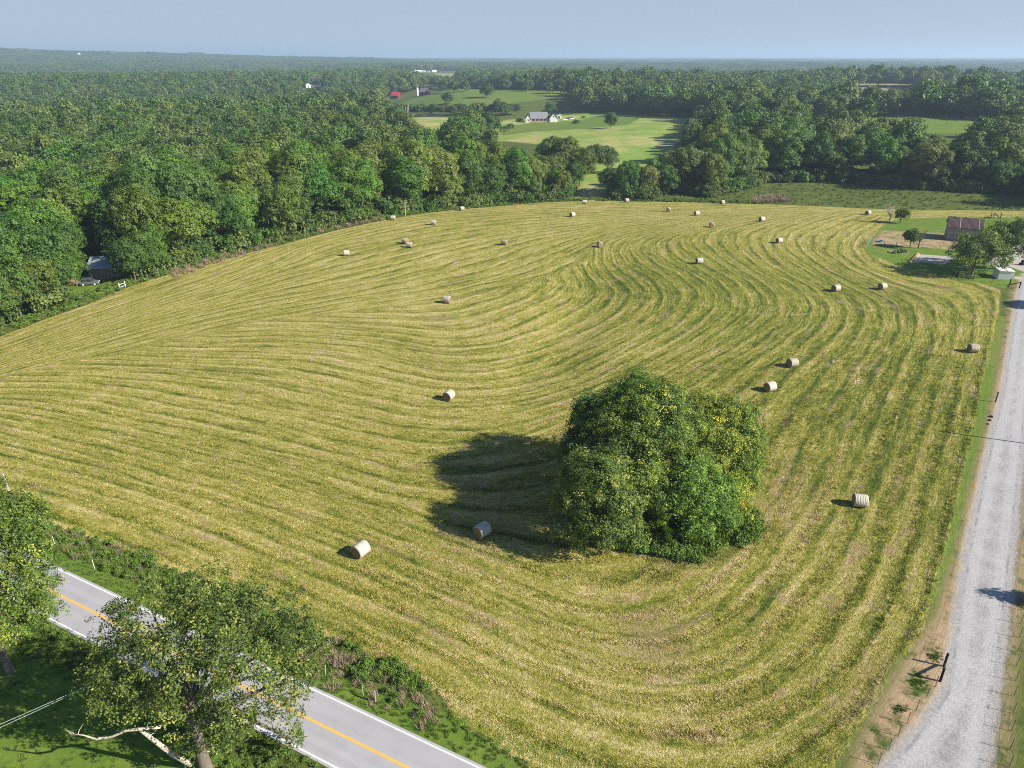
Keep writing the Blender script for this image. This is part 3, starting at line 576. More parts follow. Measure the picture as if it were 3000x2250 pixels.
# the trees that show largest: objects of their own
info = []
for i in pick:
    west = x[i] < 22; row = int(min(cdist[i], 70) // 9); info.append((west, row, proj(x[i], y[i], z[i] + 10)[0], i))
info.sort(key=lambda q: (not q[0], q[1], q[2])); cnt = {}
ORD = lambda n: f"{n}{'th' if 10 < n % 100 < 14 else {1: 'st', 2: 'nd', 3: 'rd'}.get(n % 10, 'th')}"
ROWN = ['front', 'second', 'third', 'fourth', 'fifth', 'sixth', 'seventh', 'eighth']
protos = {}
for west, row, u, i in info:
    key = (west, row); cnt[key] = cnt.get(key, 0) + 1
    p_ = rf.randint(6); t_ = rf.choice(8, p=[.16, .17, .16, .14, .15, .08, .10, .04])
    where = f"{ORD(cnt[key])} from the cabin in the wood's {ROWN[row]} row" if west else f"{ORD(cnt[key])} from the meadow gap in the far wood's {ROWN[row]} row"
    lab = f"{TINT[t_][0]} {SHAPE[p_]} tree, {where}"
    c0 = np.array(TINT[t_][1][:3]) * rf.uniform(.88, 1.12, 3) * 1.2; col = (*c0, 1); s = (sc[i] * rf.uniform(.92, 1.1), sc[i] * rf.uniform(.92, 1.1), sc[i] * rf.uniform(.82, 1.2))
    if p_ not in protos: protos[p_] = put_tree('forest_tree', (x[i], y[i], z[i]), *PROTO[p_], lab, 'tree', 'trees of the woods round the hay field', rf.uniform(0, 6.28), s, col)
    else: copy_tree(protos[p_], (x[i], y[i], z[i]), rf.uniform(0, 6.28), lab, None, s, col)
# trees pressed round the cabin clearing
for px, py, s, pi_, ti, lab in [(196, 866, .62, 0, 1, 'bright green tree in front of the parked hatchback'), (226, 838, .66, 2, 4, 'mid green tree shading the back of the parked hatchback'), (150, 884, .66, 4, 0, 'deep green tree between the bright green tree and the wood corner'), (108, 905, .7, 1, 2, 'olive tree above the pale post on the wood edge'), (62, 925, .62, 3, 3, 'grey-green tree at the low corner of the wood edge'),
        (14, 948, .6, 5, 2, 'leaning olive tree at the very corner of the wood'), (398, 824, .60, 0, 0, 'deep green round tree at the field side of the cabin'), (432, 816, .62, 5, 4, 'mid green tree between the cabin and the brush row'), (366, 792, .8, 4, 6, 'dark green tree behind the cabin roof'), (226, 800, .7, 3, 0, 'deep green ragged tree hiding the end of the cabin'), (-30, 965, .7, 0, 4, 'mid green tree cut by the photo edge at the wood corner'), (465, 806, .66, 2, 1, 'fresh green narrow tree above the pair of pale posts')]:
    c0 = TINT[ti][1]; copy_tree(protos[pi_], P(px, py), rf.uniform(0, 6.28), lab, None, (s * 1.05, s * 1.05, s), c0)
for px, py, s, pi_, ti, lab in [(1788, 566, .66, 1, 6, 'dark broad tree at the gap end of the clump on the far field edge'), (1828, 560, .62, 0, 0, 'deep green round tree second from the gap on the far field edge'), (1868, 566, .66, 4, 4, 'mid green tree in the middle of the far field edge clump'), (1908, 562, .68, 1, 6, 'dark broad tree third from the gap on the far field edge'), (1946, 572, .72, 0, 0, 'deep green tree where the far clump joins the bigger wood'), (1850, 545, .6, 5, 1, 'fresh green tree behind the middle of the far edge clump'),
        (1600, 552, .86, 1, 2, 'broad olive tree at the end of the long wood'), (1650, 545, .9, 4, 5, 'pale olive tree last in the long wood before the gap'), (1560, 566, .8, 0, 4, 'mid green round tree second last in the long wood'), (1682, 556, .62, 5, 0, 'deep green narrow tree at the gap beside the long wood'), (1625, 575, .55, 2, 1, 'fresh green low tree in front of the end of the long wood'), (1698, 545, 1.0, 4, 2, 'large olive tree closing the meadow gap at the end of the long wood'), (1740, 508, .86, 1, 3, 'grey-green broad tree set back in the meadow gap'), (1778, 506, .74, 0, 0, 'deep green tree behind the gap end of the far edge clump'), (1660, 526, 1.05, 5, 5, 'pale olive upright tree behind the end of the long wood'), (1615, 520, 1.08, 0, 4, 'tall mid green tree behind the last row of the long wood')]:
    copy_tree(protos[pi_], P(px, py), rf.uniform(0, 6.28), lab, None, (s * 1.1, s * 1.1, s), TINT[ti][1])
# everything beyond: one mass
PC = bpy.data.collections.new('wood_sources')
def source(name, V, F, tint): o = bpy.data.objects.new(name, mesh_of(name, V, F, M['leaf_mass'], False, None, tint)); PC.objects.link(o)
for j in range(5):
    r = np.random.RandomState(300 + j); L = lobe_crown(r, 5.8 + .8 * (j % 3 - 1), 6.6 + .9 * (j % 2), 10.6, 14, .5); source(f"a{j}", *crown_cards(L, 6000, .62, r, per=6))
for j in range(4):
    r = np.random.RandomState(340 + j); L = lobe_crown(r, 6.0, 6.0, 10.8, 10, .54); source(f"b{j}", *crown_cards(L, 1500, 1.1, r, per=4))
for j in range(4):
    r = np.random.RandomState(380 + j); L = []
    for q in range(22):
        a, d = r.uniform(0, 6.28), 27 * math.sqrt(r.uniform()); h = r.uniform(9, 15); L.append((math.cos(a) * d, math.sin(a) * d, h, r.uniform(4.2, 6.2)))
        for _ in range(3): L.append((L[-1][0] + r.uniform(-4, 4), L[-1][1] + r.uniform(-4, 4), h + r.uniform(-3, 1.5), r.uniform(2.2, 3.4)))
    source(f"c{j}", *crown_cards(L, 6500, 1.75, r, per=4))
pts = []
k = rest & (dist < 620); kk = np.where(k)[0]
for i in kk: pts.append((x[i], y[i], z[i], rf.randint(5), sc[i], sc[i] * rf.uniform(.8, 1.2)))
x2, y2 = jgrid(620, 1500, 10.2, 46, rf); k = clear_dist(x2, y2) > 0; x2, y2 = x2[k], y2[k]; z2 = T(x2, y2); s2_ = rf.uniform(.78, 1.35, x2.size); k = ~blocks(x2, y2, z2, 20 * s2_, 5.5)
for a, b, c, s in zip(x2[k], y2[k], z2[k], s2_[k]): pts.append((a, b, c, 5 + rf.randint(4), s, s * rf.uniform(.75, 1.2)))
for px in range(1120, 1520, 9): q = P(px, 337 + rf.uniform(-5, 3)); s = rf.uniform(.5, .68); pts.append((q[0], q[1], q[2], rf.randint(5), s * 1.15, s))
def far(r0, r1, s, scl):
    X, Y = jgrid(r0, r1, s, 44, rf); d = np.full(X.shape, 1e3)
    for pl in Z_MEAD + Z_TAN + Z_LAWN: d = np.minimum(d, sdf(pl, X, Y))
    X, Y = X[d > 12], Y[d > 12]; Zt = T(X, Y); k = ~blocks(X, Y, Zt, 19.0, 16)
    for a, b, c in zip(X[k], Y[k], Zt[k]): f = rf.uniform(.8, 1.2); pts.append((a, b, c - 1, 9 + rf.randint(4), scl * f, rf.uniform(.7, 1.25)))
far(1500, 4200, 40, 1.0); far(4200, 9000, 72, 1.8); far(9000, 17000, 130, 3.2)
pts = np.array(pts)
def scatter(name, pts, coll, kind='stuff', label=None, cat=None, extra=None):
    """one object that instances a set of source meshes on points (x, y, z, which, scale xy, scale z)"""
    me = bpy.data.meshes.new(name); me.vertices.add(len(pts)); me.vertices.foreach_set('co', pts[:, :3].astype(np.float32).ravel())
    at = me.attributes.new('which', 'INT', 'POINT'); at.data.foreach_set('value', pts[:, 3].astype(np.int32))
    at = me.attributes.new('turn', 'FLOAT_VECTOR', 'POINT'); rr = np.zeros((len(pts), 3), np.float32); rr[:, 2] = np.random.RandomState(3).uniform(0, 6.28, len(pts)); at.data.foreach_set('vector', rr.ravel())
    at = me.attributes.new('size', 'FLOAT_VECTOR', 'POINT'); at.data.foreach_set('vector', np.c_[pts[:, 4], pts[:, 4], pts[:, 5]].astype(np.float32).ravel())
    for k_, a_ in (extra or {}).items(): at = me.attributes.new(k_, 'FLOAT', 'POINT'); at.data.foreach_set('value', np.asarray(a_, np.float32))
    o = link(name, me); g = bpy.data.node_groups.new(name, 'GeometryNodeTree')
    g.interface.new_socket('Geometry', in_out='INPUT', socket_type='NodeSocketGeometry'); g.interface.new_socket('Geometry', in_out='OUTPUT', socket_type='NodeSocketGeometry')
    gi, go = g.nodes.new('NodeGroupInput'), g.nodes.new('NodeGroupOutput'); ip = g.nodes.new('GeometryNodeInstanceOnPoints'); ci = g.nodes.new('GeometryNodeCollectionInfo')
    ci.inputs['Collection'].default_value = coll; ci.inputs['Separate Children'].default_value = True; ci.inputs['Reset Children'].default_value = True
    def na(n, ty): q = g.nodes.new('GeometryNodeInputNamedAttribute'); q.data_type = ty; q.inputs['Name'].default_value = n; return q.outputs['Attribute']
    g.links.new(gi.outputs[0], ip.inputs['Points']); g.links.new(ci.outputs[0], ip.inputs['Instance']); ip.inputs['Pick Instance'].default_value = True
    g.links.new(na('which', 'INT'), ip.inputs['Instance Index']); g.links.new(na('turn', 'FLOAT_VECTOR'), ip.inputs['Rotation']); g.links.new(na('size', 'FLOAT_VECTOR'), ip.inputs['Scale'])
    g.links.new(ip.outputs[0], go.inputs[0]); md = o.modifiers.new('scatter', 'NODES'); md.node_group = g
    return tag(o, label, cat, None, kind)
scatter('forest', pts, PC)
print('forest points', len(pts))

# ------------------------------------------------------------------ near trees
def at(px, py, Y):
    """world point on the sight line of a photo pixel at forward distance Y"""
    d = ray(px, py); t = Y / d[1]; return np.array([d[0] * t, Y, CAM_H + d[2] * t])
def big_tree(name, base, lobes_w, seed, n, size, trunk_r, fork, label, color, group=None, twigs=2, leaf='leaf', jit=.7, keep=.5, bark='bark'):
    r = np.random.RandomState(seed); L = [(q[0] - base[0], q[1] - base[1], q[2] - base[2], w) for q, w in lobes_w]
    V, F, tint = crown_cards(L, n, size, r, keep_in=keep, jit=jit, flat=.9, per=24, spread=1.75, tv=1.0, out=.26)
    e = empty(name, base, label, 'tree', 0, group); c = link('crown', mesh_of('crown', V, F, M[leaf], False, None, tint), e); c.color = color
    tb = limb_mesh(r, L, trunk_r, fork, n=9, twigs=twigs); link('trunk', mesh_of('trunk', np.concatenate(tb.V), tb.F, M[bark], True), e)
    return e
b0 = P(604, 2250)
OAK = [(a, b + max(0, 62 - (b - 1700) * .2), c, d) for a, b, c, d in [(590, 1900, 39.5, 2.7), (600, 1725, 41.5, 2.5), (455, 1765, 40.5, 2.2), (760, 1735, 41.5, 2.2), (335, 1800, 40, 1.6), (520, 1850, 39, 2.5), (700, 1850, 39.5, 2.6), (850, 1830, 40.5, 1.9), (375, 1950, 38.5, 2.2), (555, 1985, 38, 2.2),
       (735, 1975, 38.5, 2.6), (875, 1985, 39.5, 1.7), (320, 2070, 37.8, 1.5), (465, 2085, 37.4, 1.9), (660, 2110, 37.5, 2.0), (800, 2085, 38.5, 1.9), (850, 2165, 38.5, 1.0), (560, 2190, 37.2, .9), (420, 1860, 38, 1.5), (640, 1790, 38.8, 1.8), (905, 1900, 40, 1.2), (275, 1960, 38.4, 1.1)]]
oak = big_tree('oak_tree', b0, [(at(a, b, c), w * .96) for a, b, c, w in OAK], 5, 66000, .135, .48, 4.6, 'large thin-crowned oak with dead limbs overhanging the paved road', (1.12, 1.08, 1.0, 1), None, 4, jit=1.0, keep=.5)
def limb(parent, base, pix, rad, twig=0, seed=1):
    r = np.random.RandomState(seed); mb = MB(); q = [at(*p) - base for p in pix]; mb.tube(q, rad, 7)
    for _ in range(twig):
        i = r.randint(1, len(q)); s = q[i - 1] + (q[i] - q[i - 1]) * r.uniform(); d = unit(1, r)[0]; d[2] = abs(d[2]) * .7; l = r.uniform(.4, 1.3); mb.tube([s, s + d * l * .5, s + d * l + r.normal(0, .15, 3)], [.04, .025, .01], 4, False)
    return mb.build('dead_limb', M['deadwood'], parent, True)
limb(oak, b0, [(560, 2240, 37.4), (505, 2210, 37.0), (450, 2168, 36.8), (402, 2133, 36.8)], [.22, .20, .17, .10], 2, 3)
limb(oak, b0, [(470, 2130, 36.7), (372, 2140, 36.4), (330, 2158, 36.3), (284, 2166, 36.2), (245, 2154, 36.2), (206, 2150, 36.2)], [.12, .10, .09, .075, .05, .02], 9, 4)
b1 = P(30, 1968)
LT = [(-30, 1640, 48, 3.2), (-20, 1535, 49, 2.8), (65, 1545, 49, 1.9), (105, 1640, 48, 1.7), (-70, 1660, 47, 3.2), (60, 1715, 47.5, 2.3), (112, 1795, 47.6, 1.5), (0, 1795, 47, 2.4), (70, 1848, 47.5, 1.1), (-130, 1740, 47, 2.8), (15, 1490, 49.5, 1.6), (130, 1720, 48, 1.1), (-110, 1560, 48, 3)]
big_tree('roadside_tree', b1, [(at(a, b, c), w) for a, b, c, w in LT], 6, 90000, .13, .36, 5.0, 'yellow-green tree with a pale trunk on the grass verge before the paved road', (1.25, 1.28, .95, 1), None, 2)
G_ = 'trees of the grove in the hay field'
def grove(base, lobes, seed, n, size, tr, fork, label, col, **k): return big_tree('grove_tree', np.array([base[0] - 1.2, base[1] + 1.3, float(T(*base))]), [(np.array([a - 1.2, b + 1.3, c * .93]), w * .97) for a, b, c, w in lobes], seed, n, size, tr, fork, label, col, G_, **k)
grove((17, 71.5), [(17, 71.5, 11, 4.2), (17.5, 72.5, 14.0, 2.7), (15.8, 71.5, 14.0, 2.4), (19.6, 73, 13.8, 2.4), (13.6, 71, 12.4, 2.5), (12.3, 72.5, 10.2, 2.5), (15.2, 68.8, 11.4, 2.7), (18.2, 68.4, 11.6, 2.7), (21, 70.5, 11.4, 2.5), (13.2, 69, 9.0, 2.4), (16.2, 66.8, 8.6, 2.4), (19.4, 66.8, 8.4, 2.3), (11.4, 71.5, 7.6, 2.3), (14.4, 66.6, 6.2, 2.0), (21.4, 74.5, 11.8, 2.4), (16.6, 74.6, 12.5, 2.6), (12.5, 75, 9, 2.5), (21.8, 68.4, 8.4, 2.2), (17.6, 65.2, 6.0, 2.0), (13, 67.2, 9.6, 2.6), (14.6, 66, 8.2, 2.4), (11.2, 67.4, 8.6, 2.5), (9.6, 68.2, 7.0, 2.2)],
      41, 170000, .155, .50, 5.0, 'tallest dense oak at the top of the grove in the mown field', (1.27, 1.32, 0.94, 1), jit=.6, twigs=1)
grove((25.0, 73), [(25.2, 73.4, 8.6, 2.9), (24.5, 75, 12.0, 2.2), (26.8, 74.6, 11.6, 2.1), (28.2, 74.2, 10.0, 2.1), (23.4, 72.4, 10.4, 2.2), (26.2, 71.6, 9.0, 2.2), (28.6, 72.4, 7.6, 2.1), (24.2, 70.2, 7.6, 2.1), (27.4, 70.6, 6.6, 1.9), (26, 69.4, 5.0, 1.9), (28.6, 70.6, 4.4, 1.7)], 42, 66000, .15, .26, 4.0, 'thin-crowned tree with yellowing leaves beside the tallest grove oak', (1.77, 1.60, 0.94, 1), jit=.7, keep=.55, twigs=3)
grove((28.6, 75.6), [(28.6, 75.6, 8.0, 2.5), (29.6, 75.5, 10.0, 2.0), (28.0, 77, 9.8, 2.0), (30.2, 76, 7.2, 2.0), (29.4, 73.8, 6.0, 1.9), (30.2, 74.2, 4.4, 1.7), (29.2, 72.4, 3.6, 1.6), (28.6, 70.8, 2.4, 1.4)], 43, 46000, .15, .2, 3.5, 'slender green tree at the gravel road end of the grove', (1.12, 1.32, 0.85, 1), jit=.65)
grove((21.0, 65.8), [(21, 65.8, 5.2, 2.6), (20.4, 65.2, 7.4, 2.1), (22.6, 66.2, 6.6, 2.1), (18.8, 65, 5.4, 1.9), (21.8, 64.4, 4.4, 1.9), (23.6, 65.4, 4.2, 1.9), (19.6, 64.0, 3.2, 1.7), (21.4, 66.6, 8.4, 1.8), (24.8, 66.8, 5.2, 1.8), (22.4, 64.2, 2.4, 1.5), (25.2, 66, 2.6, 1.6)], 44, 66000, .145, .16, 2.6, 'bright green young tree at the near foot of the grove', (1.08, 1.38, 0.80, 1), jit=.6)
grove((10.8, 63.2), [(10.5, 63.0, 7.4, 2.7), (10.3, 62.6, 10.2, 2.2), (8.3, 63.4, 7.8, 2.2), (12.1, 62.0, 7.2, 2.1), (10.1, 61.2, 5.0, 2.1), (7.9, 64.8, 5.6, 2.2), (12.1, 61.0, 4.4, 1.8), (9.3, 61.6, 3, 1.8), (7.5, 63.0, 3.6, 1.8), (11.7, 64.2, 10.0, 2.1), (8.7, 65.0, 9.4, 2.1), (14.1, 62.0, 3.2, 1.7), (13.9, 63.4, 6.4, 1.9)], 45, 72000, .15, .2, 2.8, 'grey-green tree at the shaded near side of the grove', (1.12, 1.18, 1.0, 1), jit=.65)
grove((17.5, 79.4), [(17.5, 79.4, 9, 3.4), (17.5, 80, 12.4, 2.6), (15.4, 79, 10.8, 2.5), (19.6, 79.6, 10.8, 2.5), (16.4, 81.6, 9.8, 2.5), (14.4, 80, 7.6, 2.3), (20.8, 80.2, 7.4, 2.3), (18.6, 77.6, 11.8, 2.3), (13.8, 78.6, 9.6, 2.2)], 48, 60000, .155, .3, 4.0, 'tall oak at the back of the grove, behind the tallest one', (1.18, 1.30, 0.92, 1), jit=.6)
grove((11.4, 75.4), [(11.4, 75.4, 8, 2.8), (10.8, 75.4, 11.2, 2.3), (9.4, 73.4, 7.8, 2.2), (12.6, 77, 10.2, 2.3), (9.2, 75.6, 5.4, 2.2), (9.6, 71.6, 5.6, 2.1), (9.8, 69.8, 3.8, 1.9), (13.4, 76, 12.2, 2.1), (10.2, 73.8, 10.0, 2.0)], 46, 60000, .155, .24, 3.2, 'dark green tree on the shadow side of the grove', (0.83, 1.06, 0.76, 1), jit=.6)
grove((27.0, 68.6), [(26.8, 68.4, 3.4, 1.7), (27.4, 69, 4.8, 1.5), (26, 67.6, 4.4, 1.4), (27.6, 67.8, 2.6, 1.4), (26.2, 66.8, 2.2, 1.3)], 47, 22000, .14, .1, 1.4, 'yellow-leaved sapling at the sunny edge of the grove', (2.12, 1.83, 0.83, 1), jit=.75)
for i, (pb, pe, rr_, lb) in enumerate([((15.4, 70.3, 4.6), (14.2, 66.0, 8.9), .14, 'bleached dead branch poking from the middle of the grove'), ((17.4, 69.7, 3.7), (17.7, 65.2, 8.3), .16, 'broken grey snag standing among the grove leaves')]):
    q0, q1 = np.array(pb), np.array(pe); e = empty('dead_snag', (pb[0], pb[1], 0), lb, 'snag'); mb = MB(); o_ = np.array([pb[0], pb[1], 0.0])
    mb.tube([q0 - o_ - np.array([0, 0, pb[2]]), q0 - o_, (q0 + q1) / 2 - o_ + .2, q1 - o_], [rr_ * 1.6, rr_ * 1.3, rr_, rr_ * .5], 7); mb.tube([(q0 + q1) / 2 - o_, q1 - o_ + np.array([1.5, -.3, -.2])], [rr_ * .7, .03], 6)
    mb.build('trunk', M['deadwood'], e, True)
# yard trees
def yard_tree(px, py, crown_px, r_m, h, seed, label, col, n=26000, size=.24, name='yard_tree', bare=False):
    b = P(px, py); r = np.random.RandomState(seed); L = lobe_crown(r, r_m, h * .36, h * .62, 14, .42)
    if bare:
        e = empty(name, b, label, 'tree'); mb = MB(); top = np.array([0, 0, h])
        mb.tube([(0, 0, -.3), (.1, 0, h * .3), (.15, .1, h * .45)], [h * .035, h * .028, h * .022], 7)
        for _ in range(26):
            a = r.uniform(0, 6.28); t_ = r.uniform(.35, 1.0); s = np.array([.12, .05, h * r.uniform(.28, .46)]); e_ = np.array([math.cos(a) * r_m * t_, math.sin(a) * r_m * t_, h * r.uniform(.6, 1.0)])
            m_ = (s + e_) / 2 + np.array([0, 0, -.05 * h]); mb.tube([s, m_, e_], [h * .010, h * .006, .012], 4, False)
            for _ in range(4): d = unit(1, r)[0]; d[2] = abs(d[2]); q = m_ + (e_ - m_) * r.uniform(.2, 1); mb.tube([q, q + d * h * .09, q + d * h * .15], [.03, .02, .008], 4, False)
        mb.build('trunk', M['deadwood'] if bare == 'pale' else M['bark'], e, True); return e
    V, F, tint = crown_cards(L, n, size, r, jit=.7, keep_in=.6, per=12, spread=1.4, tv=.8, out=.18); e = empty(name, b, label, 'tree'); c = link('crown', mesh_of('crown', V, F, M['leaf'], False, None, tint), e); c.color = col
    tb = limb_mesh(r, L, h * .034, h * .3, twigs=1); link('trunk', mesh_of('trunk', np.concatenate(tb.V), tb.F, M['bark'], True), e); return e
yard_tree(2846, 806, 0, 6.3, 9.3, 61, 'spreading shade tree on the lawn next to the brown roofed barn', (.98, 1.10, .85, 1))
yard_tree(2932, 788, 0, 6.6, 11.6, 62, 'taller dark shade tree behind the small white shed', (.80, .95, .82, 1))
yard_tree(2665, 725, 0, 1.9, 5.2, 63, 'small leafy tree on the paddock fence line', (.75, .92, .75, 1), 3500, .3)
yard_tree(2689, 727, 0, 2.0, 5.6, 64, 'small bare forked tree on the paddock fence line', None, bare='dark')
yard_tree(2604, 654, 0, 2.2, 6.6, 65, 'bare twiggy tree at the corner of the bright lawn', None, bare='pale')
yard_tree(2636, 654, 0, 2.1, 4.6, 66, 'small leafy tree leaning beside the bare twiggy tree', (.85, 1.0, .7, 1), 3000, .32)
# trees standing on the meadows
def meadow_tree(px, py, rw, h, seed, label, col, n=4200, size=.6, name='meadow_tree'):
    b = P(px, py); r = np.random.RandomState(seed); L = lobe_crown(r, rw, h * .43, h * .54, 12, .45); V, F, tint = crown_cards(L, n, size, r, jit=.6)
    e = empty(name, b, label, 'tree'); c = link('crown', mesh_of('crown', V, F, M['leaf'], False, None, tint), e); c.color = col
    tb = limb_mesh(r, L, h * .03, h * .25); link('trunk', mesh_of('trunk', np.concatenate(tb.V), tb.F, M['bark'], True), e); return e
meadow_tree(1789, 375, 4.3, 10.5, 71, 'lone round tree on the open slope of the house meadow', (.75, .95, .75, 1))
for i, (px, py, rw, h, lb) in enumerate([(1345, 400, 6.5, 17, 'big dark tree at the road end of the clump left of the grey-roofed house'), (1385, 398, 7, 19, 'tallest dark tree in the middle of the clump before the grey-roofed house'), (1425, 396, 6.5, 17, 'dark tree at the house end of the clump on the meadow'),
                                         (1365, 388, 7, 17, 'dark tree at the back of the clump on the meadow'), (1405, 385, 7, 16, 'dark spreading tree behind the tallest tree of the meadow clump'), (1448, 388, 5, 11, 'lower green tree trailing off the meadow clump toward the house')]):
    meadow_tree(px, py, rw, h, 80 + i, lb.replace(' left of', ' near'), (.62, .84, .66, 1), 4200, .7)
meadow_tree(1426, 286, 9, 15, 91, 'broad round tree alone on the green barn meadow', (.8, .92, .85, 1), 3000, 1.1)
meadow_tree(1312, 304, 6, 12, 92, 'small twin-topped tree on the barn meadow', (.85, .98, .9, 1), 2500, 1.0)
for i, (px, py) in enumerate([(1300, 270), (1330, 270), (1362, 268), (1480, 266), (1545, 268), (1608, 274), (1642, 274), (1690, 276)]):
    meadow_tree(px, py, 7.5, 17 - (i % 3) * 2, 95 + i, f"{['grey-green', 'dark', 'pale', 'broad'][i % 4]} tree, {ORD(i + 1)} from the red barns along the far edge of the barn meadow", (.85, .95, .9, 1), 2200, 1.1)
def shrub(px, py, r_, h, seed, label, col, n=1500, size=.5):
    b = P(px, py); r = np.random.RandomState(seed); L = [(r.uniform(-.5, .5) * r_, r.uniform(-.5, .5) * r_, h * .35, h * r.uniform(.45, .6)) for _ in range(7)]
    V, F, tint = crown_cards(L, n, size, r); o = link('shrub', mesh_of('shrub', V, F, M['leaf'], False, None, tint)); o.location = tuple(b); o.color = col; return tag(o, label, 'shrub')
shrub(1690, 362, 4.0, 3.0, 111, 'low dark mound of shrubs on the grass in front of the parked cars', (.6, .8, .6, 1)); shrub(1525, 357, 4.5, 3.0, 112, 'dark shrub by the porch end of the grey-roofed house', (.55, .75, .6, 1)); shrub(1492, 376, 5, 4, 113, 'dense green bush between the tree clump and the house', (.65, .85, .6, 1)); shrub(1480, 386, 6, 5, 114, 'leafy bush at the foot of the meadow tree clump', (.75, .95, .65, 1))
shrub(1709, 346, 2, 1.6, 115, 'tiny brown bush on the crest behind the parked cars', (1.3, .9, .8, 1), 500)
shrub(1985, 340, 6, 5, 116, 'round bush where the meadow crest meets the wood', (.8, 1.05, .7, 1), 1500)
# trees that stand outside the frame and only throw their shadows across the gravel road
hs = np.array([sdir.x, sdir.y]) / math.hypot(sdir.x, sdir.y); cot = 1 / math.tan(SUN_EL)
def caster(px, py, h): q = P(px, py)[:2] + hs * h * cot; return np.array([q[0], q[1], float(T(*q))])
b = caster(2846, 1728, 9.5); r = np.random.RandomState(5); Lc = [(0, 0, .6 + i * .55, 2.3 * (1 - i / 17) + .2) for i in range(16)]
V, F, tint = crown_cards(Lc, 9000, .28, r, keep_in=.5, flat=.35); e = empty('conifer_tree', b, 'conical evergreen tree beside the gravel road', 'tree'); c = link('crown', mesh_of('crown', V, F, M['leaf'], False, None, tint), e); c.color = (.6, .8, .7, 1)
MB().tube([(0, 0, -.3), (0, 0, 9.4)], [.2, .03], 7).build('trunk', M['bark'], e)
b = caster(2958, 890, 9.0); r = np.random.RandomState(8); L = lobe_crown(r, 3.6, 3.4, 5.6, 12); V, F, tint = crown_cards(L, 6000, .35, r); e = empty('roadside_tree', b, 'leafy tree on the far side of the gravel road', 'tree'); c = link('crown', mesh_of('crown', V, F, M['leaf'], False, None, tint), e)
tb = limb_mesh(r, L, .25, 2.5); link('trunk', mesh_of('trunk', np.concatenate(tb.V), tb.F, M['bark'], True), e)
def utility_pole(b, h, label, r0=.15, arm=True, rz=0):
    e = empty('utility_pole', b, label, 'utility pole', rz); MB().tube([(0, 0, -.3), (0, 0, h)], [r0, r0 * .72], 10).build('pole', M['pole'], e)
    if arm:
        MB().box((0, r0 + .04, h - .45), (1.9, .10, .12)).build('crossarm', M['post_grey'], e)
        for xx in (-.85, .85): MB().tube([(xx, r0 + .04, h - .38), (xx, r0 + .04, h - .2)], [.05, .035], 8).build('insulator', M['white'], e)
    return e
utility_pole(caster(2740, 1262, 9.6), 9.6, 'tall wooden pole beside the gravel road', .15, False)
pb = P(64, 1548); hh = 5.0
while proj(pb[0], pb[1], hh)[1] > 1388 and hh < 14: hh += .05
utility_pole(pb, hh, 'pale wooden utility pole rising behind the yellow-green roadside tree', .16, False)
for i, (px, py, h) in enumerate([(1087, 352, 10), (1123, 348, 9), (1189, 345, 11), (1195, 346, 11), (1198, 346, 13)]):
    utility_pole(P(px, py), h, f"pale pole in the far tree line, {ORD(i + 1)} of the five near the red barns", .35, False)
ww = empty('overhead_wires', (0, 0, 0), 'pair of thin overhead wires running out of the oak crown', 'wires')
for dz in (0, .16):
    A, B = at(0, 2131 - dz * 60, 35), at(272, 2004 - dz * 20, 39); d = B - A; t = np.linspace(-.9, 1.9, 24)
    MB().tube([A + d * k + np.array([0, 0, -.25 * (1 - ((k - .5) / 1.4) ** 2) + .2]) for k in t], .014, 5).build('wire', M['cable'], ww)

# ------------------------------------------------------------------ hay bales
BR, BL = .80, 1.60
def bale_mesh():
    n = 40; prof = [(-BL / 2, BR - .09), (-BL / 2 + .05, BR - .02), (-BL / 2 + .2, BR), (0, BR + .012), (BL / 2 - .2, BR), (BL / 2 - .05, BR - .02), (BL / 2, BR - .09)]
    r = np.random.RandomState(2); V = []; sq = lambda a: 1 - .05 * max(0, -math.sin(a)) ** 2
    for x_, rr in prof:
        for k in range(n): a = 2 * math.pi * k / n; q = rr * sq(a) * (1 + .006 * math.sin(3 * a + x_ * 4) + r.normal(0, .004)); V.append((x_, q * math.cos(a), q * math.sin(a)))
    F = [(i * n + k, i * n + (k + 1) % n, (i + 1) * n + (k + 1) % n, (i + 1) * n + k) for i in range(len(prof) - 1) for k in range(n)]
    ends = []
    for s in (-1, 1):
        Ve = [(s * (BL / 2 + .03), 0, 0)]
        for j, (rr, dx) in enumerate(((.2, .035), (.42, .02), (.6, .012), (BR - .09, 0))):
            for k in range(n): a = 2 * math.pi * k / n; q = rr * sq(a); Ve.append((s * (BL / 2 + dx + r.uniform(-.012, .012) * (j < 3)), q * math.cos(a), q * math.sin(a)))
        Fe = [(0, 1 + k, 1 + (k + 1) % n) for k in range(n)] + [(1 + j * n + k, 1 + (j + 1) * n + k, 1 + (j + 1) * n + (k + 1) % n, 1 + j * n + (k + 1) % n) for j in range(3) for k in range(n)]
        if s < 0: Fe = [f[::-1] for f in Fe]
        ends.append(mesh_of('straw_end', Ve, Fe, M['bale_end'], True))
    return mesh_of('net_wrap', V, F, M['bale_wrap'], True), ends
wm, em = bale_mesh()
